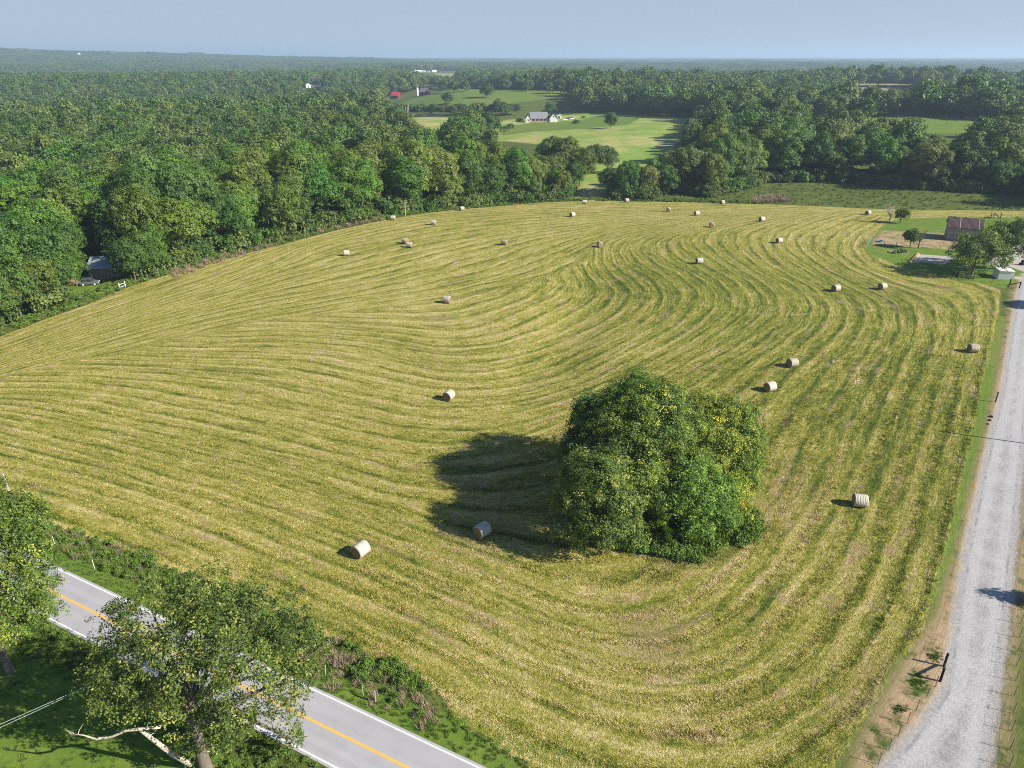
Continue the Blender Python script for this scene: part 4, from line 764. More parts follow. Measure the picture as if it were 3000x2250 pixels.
BALES = [(1057, 1613, 43, 57, 'pale wrapped hay bale nearest the paved road, in full sun'), (1413, 1556, 42, 45, 'grey looking hay bale lying in the shadow of the grove'), (2519, 1470, 38, -12, 'hay bale between the grove and the gravel road, shadow on bare stubble'),
         (1315, 1160, 31, 66, 'hay bale alone in the middle of the field, round end toward the paved road'), (2256, 1134, 31, 26, 'hay bale just above the grove, nearer of the pair'), (2321, 1065, 26, 20, 'hay bale above the grove, farther of the pair'),
         (2851, 1023, 24, -4, 'hay bale at the edge of the gravel road with a tail of loose netting'), (2449, 846, 20, 24, 'hay bale below the yard, the one farther from the white shed'), (2585, 841, 19, 24, 'hay bale below the yard, the one nearer to the white shed'),
         (2049, 767, 16, 8, 'hay bale on the inner bend of the curved mowing lines'), (2283, 707, 14, 18, 'hay bale west of the paddock gate on dense curved stripes'), (2232, 644, 12, 22, 'hay bale beyond the curved stripes, alone between the paddock and the far bales'),
         (2085, 661, 13, 84, 'hay bale showing its round end, in front of the far middle bales'), (2041, 627, 11, 25, 'hay bale just behind the one showing its round end'), (1958, 617, 10, 80, 'small looking hay bale end-on near the far field edge'),
         (2116, 595, 9, 30, 'dim hay bale right at the brushy far field edge'), (1836, 589, 9, 20, 'hay bale at the far field edge under the dark trees'), (2543, 625, 12, 32, 'hay bale out past the bare twiggy tree'), (1713, 594, 9, -8, 'hay bale on the far crest by the meadow gap'),
         (1677, 631, 11, 38, 'hay bale below the far crest bale, dark end showing'), (1757, 718, 16, -72, 'hay bale with its round end showing, above the green swale'), (1478, 712, 15, -24, 'hay bale in the centre of the far stripes, uphill of the swale'),
         (1353, 613, 11, 30, 'hay bale close against the brushy edge of the long wood, farthest along it'), (1271, 655, 12, -18, 'hay bale in front of the two bales along the wood edge'), (1152, 641, 11, -10, 'hay bale touching the grass edge of the long wood'),
         (1187, 708, 15, -30, 'rear bale of the touching pair below the long wood'), (1200, 720, 14, -14, 'front bale of the touching pair below the long wood'), (1015, 743, 16, 14, 'single hay bale nearest the cabin along the long wood'), (1310, 881, 18, -20, 'hay bale on the seam between the two mowing patterns')]
first = None
for i, (px, py, h, a, lab) in enumerate(BALES):
    q = P(px, py + h * .40); loc = (q[0], q[1] + .25, float(T(q[0], q[1] + .25)) + BR * .95)
    if first is None:
        first = empty('hay_bale', loc, lab, 'hay bale', R(a), 'round hay bales lying in the mown field'); link('net_wrap', wm, first)
        for m_ in em: link('straw_end', m_, first)
    else: copy_tree(first, loc, R(a), lab)
    if i == 6:
        nt = bpy.context.scene.objects[-1]; r = np.random.RandomState(4); V = []; n = 9
        for k in range(n): V += [(-.25 + .05 * r.normal(), .75 + k * .22, -BR * .95 + .10 * (k > 0) + max(0, .7 - k * .35)), (.25 + .05 * r.normal(), .75 + k * .22, -BR * .95 + .12 * (k > 0) + max(0, .7 - k * .35))]
        root = [o for o in bpy.data.objects if o.get('label') == lab][0]; me = mesh_of('loose_net', V, [(2 * k, 2 * k + 1, 2 * k + 3, 2 * k + 2) for k in range(n - 1)], M['bale_wrap'])
        ob = link('loose_net', me, root); sm_ = ob.modifiers.new('thick', 'SOLIDIFY'); sm_.thickness = .03

# ------------------------------------------------------------------ buildings
def gable_parts(w, rf, x0, x1, y0, y1, hw, hr, along='x', over=.4, th=.16):
    """walls with gable ends into w, two roof slabs into rf; ridge along x or y"""
    sw = along == 'y'
    a0, a1, b0_, b1_ = (y0, y1, x0, x1) if sw else (x0, x1, y0, y1); bm_ = (b0_ + b1_) / 2
    f = lambda a, b, z: (b, a, z) if sw else (a, b, z)
    V = [f(a, b, z) for a in (a0, a1) for b, z in ((b0_, -.4), (b1_, -.4), (b1_, hw), (bm_, hr - .1), (b0_, hw))]
    w.add(V, [(0, 1, 2, 3, 4), (9, 8, 7, 6, 5), (0, 4, 9, 5), (1, 6, 7, 2)])
    sl_ = (hr - hw) / (bm_ - b0_)
    for s in (-1, 1):
        be = bm_ + s * (bm_ - b0_ + over); ze = hw - over * sl_ + .05; zr = hr + .05
        V = [f(a, b, z + dz) for dz in (0, th) for a in (a0 - over, a1 + over) for b, z in ((be, ze), (bm_, zr))]
        rf.add(V, [(0, 1, 3, 2), (4, 6, 7, 5), (0, 2, 6, 4), (1, 5, 7, 3), (0, 4, 5, 1), (2, 3, 7, 6)])
def window(parent, c, w, h, ry=0, frame='white'):
    """framed window with a pane, facing -y before turning by ry"""
    f = MB().box((0, 0, 0), (w, .08, h)).build('window', M[frame], parent); f.location = c; f.rotation_euler = (0, 0, ry)
    MB().box((0, -.045, 0), (w - .16, .03, h - .16)).build('pane', M['glass'], f); return f
hb = P(1590, 358.5)
hs_ = empty('farmhouse', hb, 'pale sided house with grey gabled roofs and a front porch on the meadow hill', 'house', R(4))
w1, r1 = MB(), MB(); gable_parts(w1, r1, -11, 4.6, 2, 12, 3.2, 8.3); gable_parts(w1, r1, -15.6, -10.6, 0.6, 9, 3.0, 6.6, 'y'); w1.build('wall', M['siding'], hs_); r1.build('roof', M['grey_roof'], hs_)
w2, r2 = MB(), MB(); gable_parts(w2, r2, 6.2, 13.6, -1, 10, 3.5, 8.0, 'y'); gable_parts(w2, r2, 4.4, 6.4, 3, 9, 3.0, 5.4); w2.build('garage_wall', M['siding'], hs_); r2.build('garage_roof', M['shaded_roof'], hs_)
MB().box((-3.2, .9, 3.15), (15.2, 2.3, .18)).build('porch_roof', M['grey_roof'], hs_); MB().box((-3.2, .9, .25), (15, 2.0, .5)).build('porch_deck', M['timber'], hs_); MB().box((-3.2, -.1, .95), (14.6, .08, .8)).build('porch_rail', M['timber'], hs_)
for xx in (-10.4, -6.8, -3.2, .4, 4.0): MB().box((xx, 0.05, 1.8), (.22, .22, 2.6)).build('porch_post', M['white'], hs_)
for xx in (-8.6, -5, 2): window(hs_, (xx, 1.94, 1.9), 1.5, 1.4)
window(hs_, (9.9, -1.05, 5.2), 1.2, 1.2); window(hs_, (-13.1, .55, 2.0), 1.3, 1.3); d_ = MB().box((-1.6, 1.95, 1.5), (1.1, .1, 2.1)).build('door', M['barn_red'], hs_)
for xx in (8.3, 11.6): MB().box((xx, -1.04, 1.3), (2.4, .08, 2.3)).build('garage_door', M['white'], hs_)
sb = P(1639, 347); s_ = empty('garden_shed', sb, 'small white shed with a dark doorway behind the house', 'shed'); w3, r3 = MB(), MB(); gable_parts(w3, r3, -2, 2, 0, 5, 2.6, 4.0, 'y', .25, .1); w3.build('wall', M['white'], s_); r3.build('roof', M['white'], s_); MB().box((-.3, -.04, 1.0), (1.5, .08, 2.0)).build('door', M['glass'], s_)
def car(b, rz, paint, label, cat='car', L=4.1, H=1.55, W=1.75, glass='glass', pickup=False):
    e = empty('parked_car', b, label, cat, rz); l = L / 2
    body = MB(); pr = [(-l, .35), (-l + .05, .8), (-l + .12, .98), (l - .95, .95), (l - .08, .78), (l, .5), (l - .04, .3), (-l + .06, .28)]
    body.prism(pr, -W / 2, W / 2); bo = body.build('body', M[paint], e); bv = bo.modifiers.new('bevel', 'BEVEL'); bv.width = .06; bv.segments = 2
    x0, x1 = (-.5, l - 1.2) if pickup else (-l + .15, l - 1.2)
    top = MB(); k = W / 2; V = [(x0, -k + .04, .95), (x1, -k + .04, .95), (x1, k - .04, .95), (x0, k - .04, .95), (x0 + .22, -k + .2, H), (x1 - .62, -k + .2, H), (x1 - .62, k - .2, H), (x0 + .22, k - .2, H)]
    top.add(V, [(0, 1, 5, 4), (1, 2, 6, 5), (2, 3, 7, 6), (3, 0, 4, 7), (4, 5, 6, 7)]); ca = top.build('cabin_glass', M[glass], e)
    rp = MB(); rp.box(((x0 + x1 - .4) / 2, 0, H + .02), (x1 - x0 - .86, W - .38, .05)); rp.build('car_roof', M[paint], e)
    for s in (-1, 1):
        for xx in (x0 + .12, (x0 + x1) / 2 - .1): MB().bar((xx, s * (k - .03), .95), (xx + .12, s * (k - .18), H), .09).build('pillar', M[paint], e)
        MB().bar((x1 + .0, s * (k - .03), .96), (x1 - .60, s * (k - .18), H), .09).build('pillar', M[paint], e)
        for xx in (-l + .78, l - .78):
            wv = MB().tube([(xx, s * (k - .2), .32), (xx, s * (k + .02), .32)], .32, 18).build('wheel', M['tyre'], e)
            MB().tube([(xx, s * (k + .0), .32), (xx, s * (k + .035), .32)], .21, 14).build('rim', M['rim'], wv)
        MB().box((l - .03, s * (k - .32), .68), (.08, .35, .16)).build('headlight', M['white'], e); MB().box((-l + .05, s * (k - .15), .85), (.06, .16, .24)).build('tail_light', M['barn_red'], e)
    return e
q = P(265, 834); car(q, R(12), 'car_paint', 'grey boxy hatchback parked on grass before the tree-shaded cabin')
car(P(1656, 352), R(10), 'car_white', 'white pickup truck nearest the house garage', 'pickup', 5.2, 1.8, 1.9, pickup=True); car(P(1664, 350), R(-20), 'car_blue', 'blue car parked between the white vehicles', 'car', 4.6); car(P(1673, 349), R(15), 'car_white', 'white van farthest from the house', 'van', 5.4, 2.3, 2.0)
# yard barn
q = P(2770, 703); br = empty('barn', q, 'weathered grey barn with a rusty brown metal roof by the dirt paddock', 'barn', R(-26)); w4, r4 = MB(), MB(); gable_parts(w4, r4, 0, 8.6, 0, 7.6, 4.0, 6.2, 'x', .35, .1)
w4.build('wall', M['shed_wall'], br); r4.build('roof', M['rust_roof'], br)
sl_ = 2.2 / 3.8
for xx in (2.9, 7.7): MB().add([(xx + dx, yy, 4.0 + sl_ * yy + dz) for yy in (-.36, 3.8) for dx in (-.1, .1) for dz in (.12, .20)], [(0, 1, 3, 2), (4, 6, 7, 5), (0, 4, 5, 1), (2, 3, 7, 6), (1, 5, 7, 3), (0, 2, 6, 4)]).build('roof_batten', M['post_grey'], br)
MB().box((8.64, 3.8, 1.5), (.08, 2.6, 3.0)).build('door', M['timber'], br)
q = P(2922, 818); ws = empty('white_shed', q, 'small white metal shed with two pale roof panels beside the driveway', 'shed', R(-14)); MB().box((1.7, 1.9, 1.0), (3.4, 3.8, 2.1)).build('wall', M['white'], ws)
for xx in (.82, 2.58): MB().box((xx, 1.9, 2.12), (1.6, 4.0, .10)).build('roof_panel', M['white'], ws)
MB().box((1.7, 1.9, 2.07), (.3, 3.9, .04)).build('roof_gap', M['post_dark'], ws); MB().box((3.43, 1.6, .9), (.06, 1.6, 1.8)).build('door', M['siding'], ws)
# cabin in the trees
q = P(300, 818); cb = empty('cabin', q, 'low cabin with a pale sheet-metal roof half hidden by trees', 'cabin', R(6)); w5, r5 = MB(), MB(); gable_parts(w5, r5, -3.5, 5.0, 1.6, 9, 2.5, 4.4, 'x', .5, .1); w5.build('wall', M['post_grey'], cb); r5.build('roof', M['cabin_roof'], cb)
window(cb, (2.6, 1.55, 1.4), 1.2, 1.0, 0, 'post_grey'); MB().box((-.5, 1.55, 1.0), (1.0, .08, 2.0)).build('door', M['timber'], cb)
lp = empty('lumber_pile', P(292, 820), 'stack of loose tan boards in front of the cabin', 'lumber'); r = np.random.RandomState(9)
for k in range(14): a = r.uniform(-.2, .25); c_ = np.array([r.uniform(-2.5, 2.5), r.uniform(-.6, .5), .15 + .09 * k * r.uniform(.3, 1)]); d = np.array([math.cos(a), math.sin(a), r.uniform(-.05, .1)]) * r.uniform(.8, 1.7); MB().bar(c_ - d, c_ + d, .16, .05).build('board', M['timber'] if k % 3 else M['deadwood'], lp)
# red barns, silo and far white buildings
def simple_barn(name, px, py, w, d, hw, hr, wall, roof, label, rz=0, along='x', cat='barn', door=True):
    e = empty(name, P(px, py), label, cat, R(rz)); a, b = MB(), MB(); gable_parts(a, b, -w / 2, w / 2, 0, d, hw, hr, along, .5, .2); a.build('wall', M[wall], e); b.build('roof', M[roof], e)
    if door: MB().box((0, -.06, hw * .4), (w * .22, .1, hw * .8)).build('door', M['post_dark' if wall != 'white' else 'post_grey'], e)
    return e
simple_barn('red_barn', 1155, 289, 14, 11, 4.5, 9.5, 'barn_red', 'red_roof', 'barn with a bright red metal roof at the end of the barn meadow', -28); simple_barn('red_barn', 1238, 279, 13, 11, 4.5, 10, 'barn_red', 'grey_roof', 'dark red barn with a grey roof behind the silo', -32)
si = empty('silo', P(1223, 280), 'pale round silo beside the dark red barn', 'silo'); MB().tube([(0, 0, -.5), (0, 0, 11)], 1.9, 20).build('silo_wall', M['silo'], si); MB().tube([(0, 0, 11), (0, 0, 11.9), (0, 0, 12.6)], [1.95, 1.3, .2], 20).build('silo_roof', M['steel'], si)
simple_barn('farm_shed', 928, 256, 18, 9, 3, 4.6, 'white', 'white', 'long low white farm shed in the distant wood', 8, cat='shed'); simple_barn('white_barn', 904, 257, 9, 10, 5, 9, 'white', 'white', 'tall white gabled barn beside the long low shed', 20, 'y')
for i, (px, py, w) in enumerate([(1208, 213, 14), (1225, 212, 20), (1240, 212, 14), (1252, 212, 12), (1273, 211, 16), (1400, 190, 24), (1440, 191, 34), (1577, 222, 16), (1594, 221, 18), (1623, 210, 14), (2510, 209, 30), (1812, 196, 26), (280, 172, 26), (330, 173, 36), (318, 161, 26), (920, 196, 26), (750, 169, 40), (1705, 176, 30), (2290, 173, 30), (2830, 180, 40)]):
    simple_barn('distant_house', px, py, w, w * .6, w * .16 + 1, w * .26 + 2, 'siding', 'siding' if i % 3 else 'grey_roof', f"tiny pale building in the far woods, {ORD(i + 1)} by size of the scattered row", (i * 37) % 50 - 25, 'x', 'house', False)
wt = P(235, 174); e = empty('water_tower', wt, 'white water tower on the distant blue ridge', 'water tower'); MB().tube([(0, 0, -1), (0, 0, 22)], [3.2, 2.2], 12).build('tower_stem', M['white'], e); MB().tube([(0, 0, 20), (0, 0, 23), (0, 0, 27), (0, 0, 31), (0, 0, 33)], [2.5, 6.5, 8, 6, 1], 16).build('tank', M['white'], e)

# ------------------------------------------------------------------ fences, posts and yard pieces
def fence(pix, h, label, name='wire_fence', post='tpost', pr=.024, wires=4, wr=.003):
    q = [P(*p) for p in pix]; b = q[0]; e = empty(name, b, label, 'fence'); q = [p - b for p in q]
    for p in q: MB().tube([p - (0, 0, .3), p + (0, 0, h)], pr, 6).build('post', M[post], e)
    m_ = MB()
    for k in range(wires): m_.tube([p + (0, 0, .12 + (h - .2) * k / max(1, wires - 1)) for p in q], wr, 4, False)
    m_.build('fence_wire', M['wire'], e); return e
fence([(2740, 2012), (2714, 2046), (2684, 2082), (2657, 2120), (2631, 2157), (2603, 2197), (2573, 2239), (2545, 2280)], 1.3, 'low wire fence on thin steel posts at the corner of the hay field')
fence([(3004, 1745), (2993, 1787), (2989, 1828), (2985, 1869), (2981, 1910), (2978, 1952), (2974, 1996), (2970, 2040), (2967, 2090), (2962, 2142), (2958, 2197), (2956, 2247), (2954, 2300)], 1.3, 'wire fence on thin steel posts along the far dirt edge of the gravel road')
fence([(2553, 717), (2590, 720), (2625, 722), (2665, 726), (2700, 728), (2754, 731), (2790, 734)], 1.3, 'wire fence along the garden side of the dirt paddock', pr=.07, post='post_grey', wires=4)
fence([(2556, 714), (2572, 694), (2586, 675), (2620, 678), (2680, 681), (2760, 684)], 1.3, 'wire fence round the back of the dirt paddock', pr=.07, post='post_grey', wires=4)
fence([(2800, 812), (2850, 822), (2905, 828), (2958, 834)], 1.2, 'wire fence between the yard lawn and the hay field', pr=.05, post='post_dark', wires=3)
q = P(2754, 1996); e = empty('fence_brace', q, 'black H-shaped wooden corner brace beside the gravel road', 'fence post'); q2 = P(2765, 1952) - q
for p in (np.zeros(3), q2): MB().tube([p - (0, 0, .3), p + (0, 0, 1.55)], .105, 10).build('post', M['post_dark'], e)
MB().tube([np.array([0, 0, 1.25]), q2 + (0, 0, .35)], .10, 8).build('brace', M['post_dark'], e)
q = P(2957, 836); e = empty('fence_brace', q, 'black angled fence brace in front of the white shed', 'fence post'); q2 = P(2986, 844) - q
for p in (np.zeros(3), q2): MB().tube([p - (0, 0, .3), p + (0, 0, 1.6)], .13, 8).build('post', M['post_dark'], e)
MB().tube([np.array([0, 0, .2]), q2 + (0, 0, 1.4)], .11, 8).build('brace', M['post_dark'], e)
def post(px, py, h, r_, mat, label, lean=0): o = MB().tube([(0, 0, -.3), (lean * h * .5, 0, h * .5), (lean * h, .02, h)], [r_, r_ * .97, r_ * .9], 9).build('fence_post', M[mat], None); o.location = tuple(P(px, py)); return tag(o, label, 'fence post')
post(2916, 1178, 1.8, .10, 'post_dark', 'single black post on the field edge of the gravel road'); post(2803, 812, 1.6, .16, 'post_dark', 'black gatepost under the spreading shade tree'); post(2792, 806, 1.1, .14, 'post_dark', 'short black stump post under the spreading shade tree')
post(1100, 2056, 1.25, .075, 'post_grey', 'grey wooden post in the dead brush by the paved road'); post(1064, 2037, 1.2, .03, 'deadwood', 'thin dry stake beside the grey wooden post'); post(953, 1978, 1.2, .035, 'deadwood', 'thin leaning stake at the oak end of the dead brush', .1)
post(163, 1602, 1.4, .03, 'white', 'thin white stake in the roadside weeds near the yellow-green tree'); post(278, 1668, 1.3, .03, 'white', 'thin white stake in the roadside weeds between the two big trees')
post(100, 922, 1.9, .14, 'pole', 'pale post on the wood edge below the cabin lawn'); post(472, 800, 1.8, .16, 'pole', 'pale leaning post at the brush row by the wood', .12); post(484, 796, 1.6, .15, 'pole', 'second pale post of the pair at the brush row'); post(1188, 632, 4.6, .16, 'pole', 'tall bare pole stub in front of the long wood'); post(1060, 650, 2.0, .12, 'pole', 'short pale post where the brush row ends'); post(712, 715, 3, .2, 'deadwood', 'pale broken trunk standing at the brush row')
q = P(2537, 727); ge = P(2554, 702); e = empty('metal_gate', q, 'grey tubular metal gate standing at the paddock corner', 'gate'); v = ge - q; m_ = MB()
for k in range(5): m_.tube([(0, 0, .25 + k * .28), v + (0, 0, .25 + k * .28)], .035, 6)
m_.build('gate_rails', M['steel'], e)
for t in (0, .5, 1): MB().tube([v * t + (0, 0, -.1), v * t + (0, 0, 1.55)], .06, 8).build('upright', M['steel'], e)
q = P(351, 847); ge = P(368, 841); e = empty('white_gate', q, 'small white rail gate on the cabin lawn', 'gate'); v = ge - q
for t in (0, 1): MB().tube([v * t + (0, 0, -.1), v * t + (0, 0, 1.5)], .09, 8).build('upright', M['white'], e)
for k in (.4, 1.05): MB().tube([(0, 0, k), v + (0, 0, k)], .05, 6).build('rail', M['white'], e)
q = P(2902, 640); e = empty('fence_brace', q, 'dark timber A-frame fence brace at the back of the bright lawn', 'fence post')
v = P(2930, 640) - q
for t in (0, .3, 1.0): MB().tube([v * t, v * t + (0, 0, 1.9)], .12, 8).build('post', M['post_dark'], e)
MB().tube([v * .3 + (0, 0, 1.8), v * .95 + (0, 0, .1)], .12, 8).build('brace', M['post_dark'], e); MB().tube([v * .3 + (0, 0, 1.7), v * .02 + (0, 0, .3)], .10, 8).build('brace', M['post_grey'], e)
q = P(2666, 770); v = P(2691, 745) - q; e = MB().bar((0, 0, .18), v + (0, 0, .18), .55, .36).build('timber_kerb', M['timber'], None); e.location = tuple(q); tag(e, 'orange-brown timber edging on the gravel pad', 'edging')
q = P(2578, 709); e = empty('water_trough', q, 'small blue tub on the bare paddock dirt', 'trough'); MB().tube([(0, 0, 0), (0, 0, .45)], [.62, .75], 16, False).build('tub_wall', M['blue'], e); MB().tube([(0, 0, .05), (0, 0, .34)], .60, 16).build('water_surface', M['glass'], e)
q = P(2632, 740); e = empty('garden_bed', q, 'stone-edged oval flower bed on the yard lawn', 'garden bed'); r = np.random.RandomState(6); m_ = MB()
for k in range(26): a = k / 26 * 6.283; m_.box((math.cos(a) * 2.6, math.sin(a) * 1.7, .1), (.45, .35, .3), a + 1.57, .7)
m_.build('stone_edging', M['post_grey'], e); L = [(r.uniform(-1.8, 1.8), r.uniform(-1, 1), .2, r.uniform(.35, .7)) for _ in range(9)]; V, F, tint = crown_cards(L, 900, .25, r); c = link('plants', mesh_of('plants', V, F, M['leaf'], False, None, tint), e); c.color = (.9, 1.1, .8, 1)
q = P(2995, 776); e = empty('stone_planter', q, 'dark stone pedestal on the driveway edge', 'planter'); MB().box((0, 0, .25), (1.3, 1.1, .5), .2).build('base', M['post_dark'], e); MB().box((0, 0, .9), (.8, .7, .8), .2, .85).build('column', M['post_dark'], e)
for i, (px, py, s) in enumerate([(2903, 1222, .35), (2899, 1232, .28), (2893, 1243, .22)]):
    r = np.random.RandomState(i); m_ = MB(); n = 8; V = unit(40, r) * np.array([1, .8, .6]) * s
    import bmesh
    bm = bmesh.new(); [bm.verts.new(v) for v in V]; bmesh.ops.convex_hull(bm, input=bm.verts); me = bpy.data.meshes.new('rock'); bm.to_mesh(me); bm.free(); me.materials.append(M['post_dark'])
    o = link('rock', me); p = P(px, py); o.location = (p[0], p[1], p[2] + s * .2); tag(o, ['largest dark rock on the field edge of the gravel road', 'middle dark rock of the three by the gravel road', 'smallest dark rock of the three by the gravel road'][i], 'rock')
q = P(64, 800); r = np.random.RandomState(14); e = empty('dead_tree', q, 'bleached dead tree with bare crooked limbs at the wood edge', 'tree'); m_ = MB(); m_.tube([(0, 0, -.3), (.2, 0, 4), (0, .1, 7.5), (-.3, 0, 10)], [.3, .22, .16, .05], 8)
for k in range(12): s0 = np.array([.1, 0, r.uniform(4, 9)]); a = r.uniform(0, 6.28); l = r.uniform(1.5, 3.2); d = np.array([math.cos(a), math.sin(a), r.uniform(.3, .9)]); m_.tube([s0, s0 + d * l * .5 + r.normal(0, .15, 3), s0 + d * l], [.1, .07, .02], 5, False)
m_.build('trunk', M['deadwood'], e, True)

# ------------------------------------------------------------------ weeds, brush and loose hay (nobody could count them)
PW = bpy.data.collections.new('weed_sources'); PD = bpy.data.collections.new('brush_sources'); PH = bpy.data.collections.new('hay_sources')
def wsource(coll, name, V, F, tint, mat): o = bpy.data.objects.new(name, mesh_of(name, V, F, M[mat], False, None, tint)); coll.objects.link(o)
def blades(n, rad, h, w, r, lean=.35):
    a = r.uniform(0, 6.28, n); d = rad * np.sqrt(r.uniform(0, 1, n)); B = np.stack([np.cos(a) * d, np.sin(a) * d, np.zeros(n)], 1); t = r.uniform(0, 6.28, n); l = r.uniform(.2, 1, n) * lean
    top = B + np.stack([np.cos(t) * l * h, np.sin(t) * l * h, h * r.uniform(.55, 1.0, n)], 1); s = np.stack([-np.sin(t), np.cos(t), np.zeros(n)], 1) * w / 2; m_ = (B + top) / 2 + np.array([0, 0, h * .1])
    V = np.stack([B - s, B + s, m_ + s * .8, m_ - s * .8, top], 1).reshape(-1, 3); F = []
    for i in range(n): F += [(5 * i, 5 * i + 1, 5 * i + 2, 5 * i + 3), (5 * i + 3, 5 * i + 2, 5 * i + 4)]
    return V, F, np.repeat(np.clip(r.normal(.5, .22, n), 0, 1), 2)
for j in range(3): r = np.random.RandomState(500 + j); wsource(PW, f"a{j}", *blades(46, .42, .75, .05, r, .6), 'weed')
for j in range(3): r = np.random.RandomState(510 + j); L = [(r.uniform(-.3, .3), r.uniform(-.3, .3), r.uniform(.2, .55), r.uniform(.22, .38)) for _ in range(5)]; wsource(PW, f"b{j}", *crown_cards(L, 330, .115, r, keep_in=.4, jit=.8), 'weed')
for j in range(3): r = np.random.RandomState(520 + j); wsource(PD, f"a{j}", *blades(60, .5, .8, .035, r, .9), 'dry')
PG = bpy.data.collections.new('straw_sources')
for j in range(4): r = np.random.RandomState(530 + j); wsource(PG, f"a{j}", *blades(30, .45, .16, .035, r, 1.6), 'straw')
rw = np.random.RandomState(91)
def rand_pts(x0, x1, y0, y1, dens):
    n = int((x1 - x0) * (y1 - y0) * dens); return rw.uniform(x0, x1, n), rw.uniform(y0, y1, n)
wp, dp, hp = [], [], []
def push(dst, X, Y, kinds, s0, s1):
    for a, b in zip(X, Y): s = rw.uniform(s0, s1); dst.append((a, b, float(T(a, b)) - .02, kinds[rw.randint(len(kinds))], s, s * rw.uniform(.8, 1.2)))
VISB = lambda X, Y: in_view(X, Y, 0 * X, 60)
BR_ = poly([(930, 1920), (1010, 1940), (1150, 2020), (1290, 2100), (1270, 2132), (1180, 2088), (1060, 2038), (940, 1985), (890, 1945)])
X, Y = rand_pts(-90, 14, 30, 125, 5.0); ro = road_off(X, Y); sf = sdf(Z_FIELD, X, Y); k = (ro < -.5) & (sf > -.4) & VISB(X, Y); X, Y, ro, sf = X[k], Y[k], ro[k], sf[k]
k = (ro > -2.6); push(wp, X[k], Y[k], (0, 1, 2), .22, .42)
k = (ro <= -2.0) & (X < -7.5) & (rw.uniform(size=X.size) < .62) & ((sdf(BR_, X, Y) > .2) | (rw.uniform(size=X.size) < .42)); push(wp, X[k], Y[k], (0, 1, 2, 0, 1, 3, 4, 5), .35, 1.05); k = k & (rw.uniform(size=X.size) < .22); push(dp, X[k], Y[k], (0, 1, 2), .4, .9)
k = (ro <= -1.6) & (X >= -7.5); push(wp, X[k], Y[k], (0, 1, 2), .2, .36)
X, Y = rand_pts(-24, -3, 36, 60, .8); k = (sdf(BR_, X, Y) < .6); push(dp, X[k], Y[k], (0, 1, 2), .5, 1.15)
X, Y = rand_pts(-80, -10, 60, 120, .3); ro = road_off(X, Y); sf = sdf(Z_FIELD, X, Y); k = (ro < -2) & (sf > .3); push(dp, X[k], Y[k], (0, 1, 2), .5, 1.0)
X, Y = rand_pts(-70, 0, 25, 75, 5); ro = road_off(X, Y); k = (ro > ROAD_W + .5) & (ro < ROAD_W + 4.0) & VISB(X, Y); push(wp, X[k], Y[k], (0, 1, 2, 3, 4), .25, .7)
X, Y = rand_pts(-70, 0, 20, 70, 1.6); ro = road_off(X, Y); k = (ro >= ROAD_W + 3.5) & VISB(X, Y); push(wp, X[k], Y[k], (0, 1, 2), .18, .4)
X, Y = rand_pts(5, 34, 56, 84, 4.2); dd = np.hypot((X - 18.2) / 11.0, (Y - 71.2) / 8.8) + .06 * np.sin(np.arctan2(Y - 70, X - 20) * 5); k = dd < 1.0; push(wp, X[k], Y[k], (0, 1, 2, 3, 4, 5, 3, 4), .6, 1.5)
k = (dd >= .97) & (dd < 1.08); push(hp, X[k], Y[k], (0, 1, 2, 3), .9, 1.6)
X, Y = rand_pts(-130, 100, 80, 320, .8); sf = sdf(Z_FIELD, X, Y); k = (sf > -.3) & (sf < 5.5) & (road_off(X, Y) < -6) & (sdf(Z_YARD, X, Y) > 0) & VISB(X, Y); push(wp, X[k], Y[k], (0, 1, 2, 3, 4, 5), .5, 1.5)
X, Y = rand_pts(-60, 190, 200, 340, .13); k = (sdf(Z_EDGE, X, Y) < 0) & (sdf(Z_FIELD, X, Y) > .5) & VISB(X, Y); push(wp, X[k], Y[k], (0, 1, 2, 0, 1, 3), .5, 1.2)
BRW = poly([(500, 800), (640, 752), (800, 708), (960, 664), (1100, 640), (1130, 632), (1120, 646), (960, 676), (800, 720), (640, 768), (520, 812)]); X, Y = rand_pts(-90, -20, 150, 260, .55); k = sdf(BRW, X, Y) < .6; push(dp, X[k], Y[k], (0, 1, 2), .8, 1.8)
X, Y = rand_pts(20, 110, 250, 330, .7); k = sdf(poly([(2215, 580), (2300, 572), (2310, 592), (2200, 596)]), X, Y) < 0; push(dp, X[k], Y[k], (0, 1, 2), 1.2, 2.4)
for cx_, cy_, sx_, sy_, n in [(2738, 1925, 22, 15, 50), (2692, 1998, 26, 24, 90), (2637, 2078, 24, 13, 50)]:
    for _ in range(n): p = P(cx_ + rw.normal() * sx_ * .5, cy_ + rw.normal() * sy_ * .5); push(wp, [p[0]], [p[1]], (0, 1, 2), .14, .26)
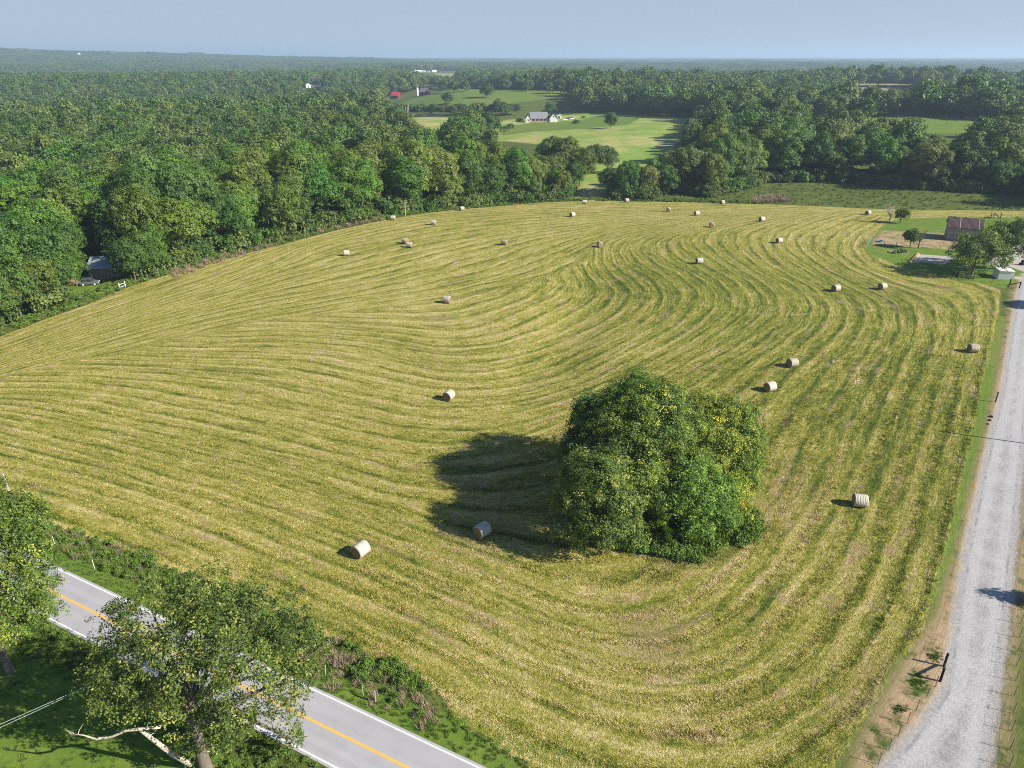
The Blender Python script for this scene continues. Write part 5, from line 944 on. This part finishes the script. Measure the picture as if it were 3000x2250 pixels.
# stubble tufts standing on the near part of the mown field
for j in range(4): r = np.random.RandomState(540 + j); wsource(PH, f"a{j}", *blades(22, .26, .13, .034, r, 1.3), 'tuft')
hx, hy = [], []
for y0, y1, dn in ((36, 50, 13), (50, 150, 13)):
    X, Y = rand_pts(-110, 105, y0, y1, dn); k = VISB(X, Y) & (rw.uniform(size=X.size) < np.clip(1.18 - (Y - 36) / 92, 0, 1) ** 1.4); X, Y = X[k], Y[k]; k = sdf(Z_FIELD, X, Y) < -.2; hx.append(X[k]); hy.append(Y[k])
X, Y = np.concatenate(hx), np.concatenate(hy); fA, fB = PHI['phiA'](X, Y), PHI['phiB'](X, Y); fm_ = -np.clip(-sdf(zb, X, Y), -50, 50); ph_ = np.where(fm_ < 0, fB, fA)
row = .5 + .5 * np.sin(ph_ * 2 * math.pi / 3.7 + .8 * np.sin(X * .11 + Y * .07)); hgt = rw.uniform(.45, 1.0, X.size) * (.7 + 1.0 * row ** 4 + .5 * (undul(X * 40, Y * 40) > .55)); sz = rw.uniform(.8, 1.3, X.size)
gnv = lambda cx, cy_, s, h: h * np.exp(-((X - cx) ** 2 + (Y - cy_) ** 2) / s ** 2)
gg = gnv(75, 130, 55, 1.0) + gnv(55, 185, 45, .9) + gnv(45, 90, 30, .55) + gnv(28, 165, 16, 1.0) + gnv(-40, 85, 35, .25) - gnv(8, 47, 16, .5) - gnv(30, 70, 9, .7) - gnv(-20, 130, 40, .35)
dg = np.hypot((X - 18.2) / 11.0, (Y - 71.2) / 8.8); k = dg > .95
scatter('mown_grass', np.c_[X, Y, T(X, Y) - .01, rw.randint(0, 4, X.size), sz, sz * hgt][k], PH, extra=dict(phiA=fA[k], phiB=fB[k], fam=fm_[k], gn=gg[k], br=bare(X, Y)[k])); print('tufts', k.sum())
PU = bpy.data.collections.new('bush_sources'); up = []
for j in range(4): r = np.random.RandomState(560 + j); L = [(r.uniform(-.9, .9), r.uniform(-.9, .9), r.uniform(.5, 1.7), r.uniform(.7, 1.1)) for _ in range(8)]; wsource(PU, f"a{j}", *crown_cards(L, 1300, .26, r, keep_in=.5, jit=.6), 'leaf_mass')
X, Y = rand_pts(-330, 280, 70, 420, .16); cd_ = clear_dist(X, Y); k = (cd_ > -2.5) & (cd_ < 24) & (rw.uniform(size=X.size) < np.where(cd_ < 6, 1.0, .35)) & VISB(X, Y) & ~blocks(X, Y, T(X, Y), 3.0, 1.5); push(up, X[k], Y[k], (0, 1, 2, 3), .8, 2.2)
scatter('undergrowth', np.array(up), PU)
scatter('roadside_weeds', np.array(wp), PW); scatter('dead_brush', np.array(dp), PD); scatter('loose_hay', np.array(hp), PG)
print('weeds', len(wp), len(dp), len(hp))

# ------------------------------------------------------------------ haze
hz = MB().box((0, 0, 45), (41500, 41500, 230)); zl = float(gz.min()) - 1.0
hz = MB().box((0, 0, (zl + 150) / 2), (41500, 41500, 150 - zl)); mt = bpy.data.materials.new('haze_air'); mt.use_nodes = True; nt = mt.node_tree
nt.nodes.remove(nt.nodes['Principled BSDF']); pv = nt.nodes.new('ShaderNodeVolumePrincipled'); pv.inputs['Color'].default_value = (.54, .70, .93, 1); pv.inputs['Density'].default_value = 1.45e-4; pv.inputs['Anisotropy'].default_value = .2
nt.links.new(pv.outputs[0], nt.nodes['Material Output'].inputs['Volume'])
ho = hz.build('haze', mt); tag(ho, kind='stuff')
print('terrain', gz.min(), gz.max())
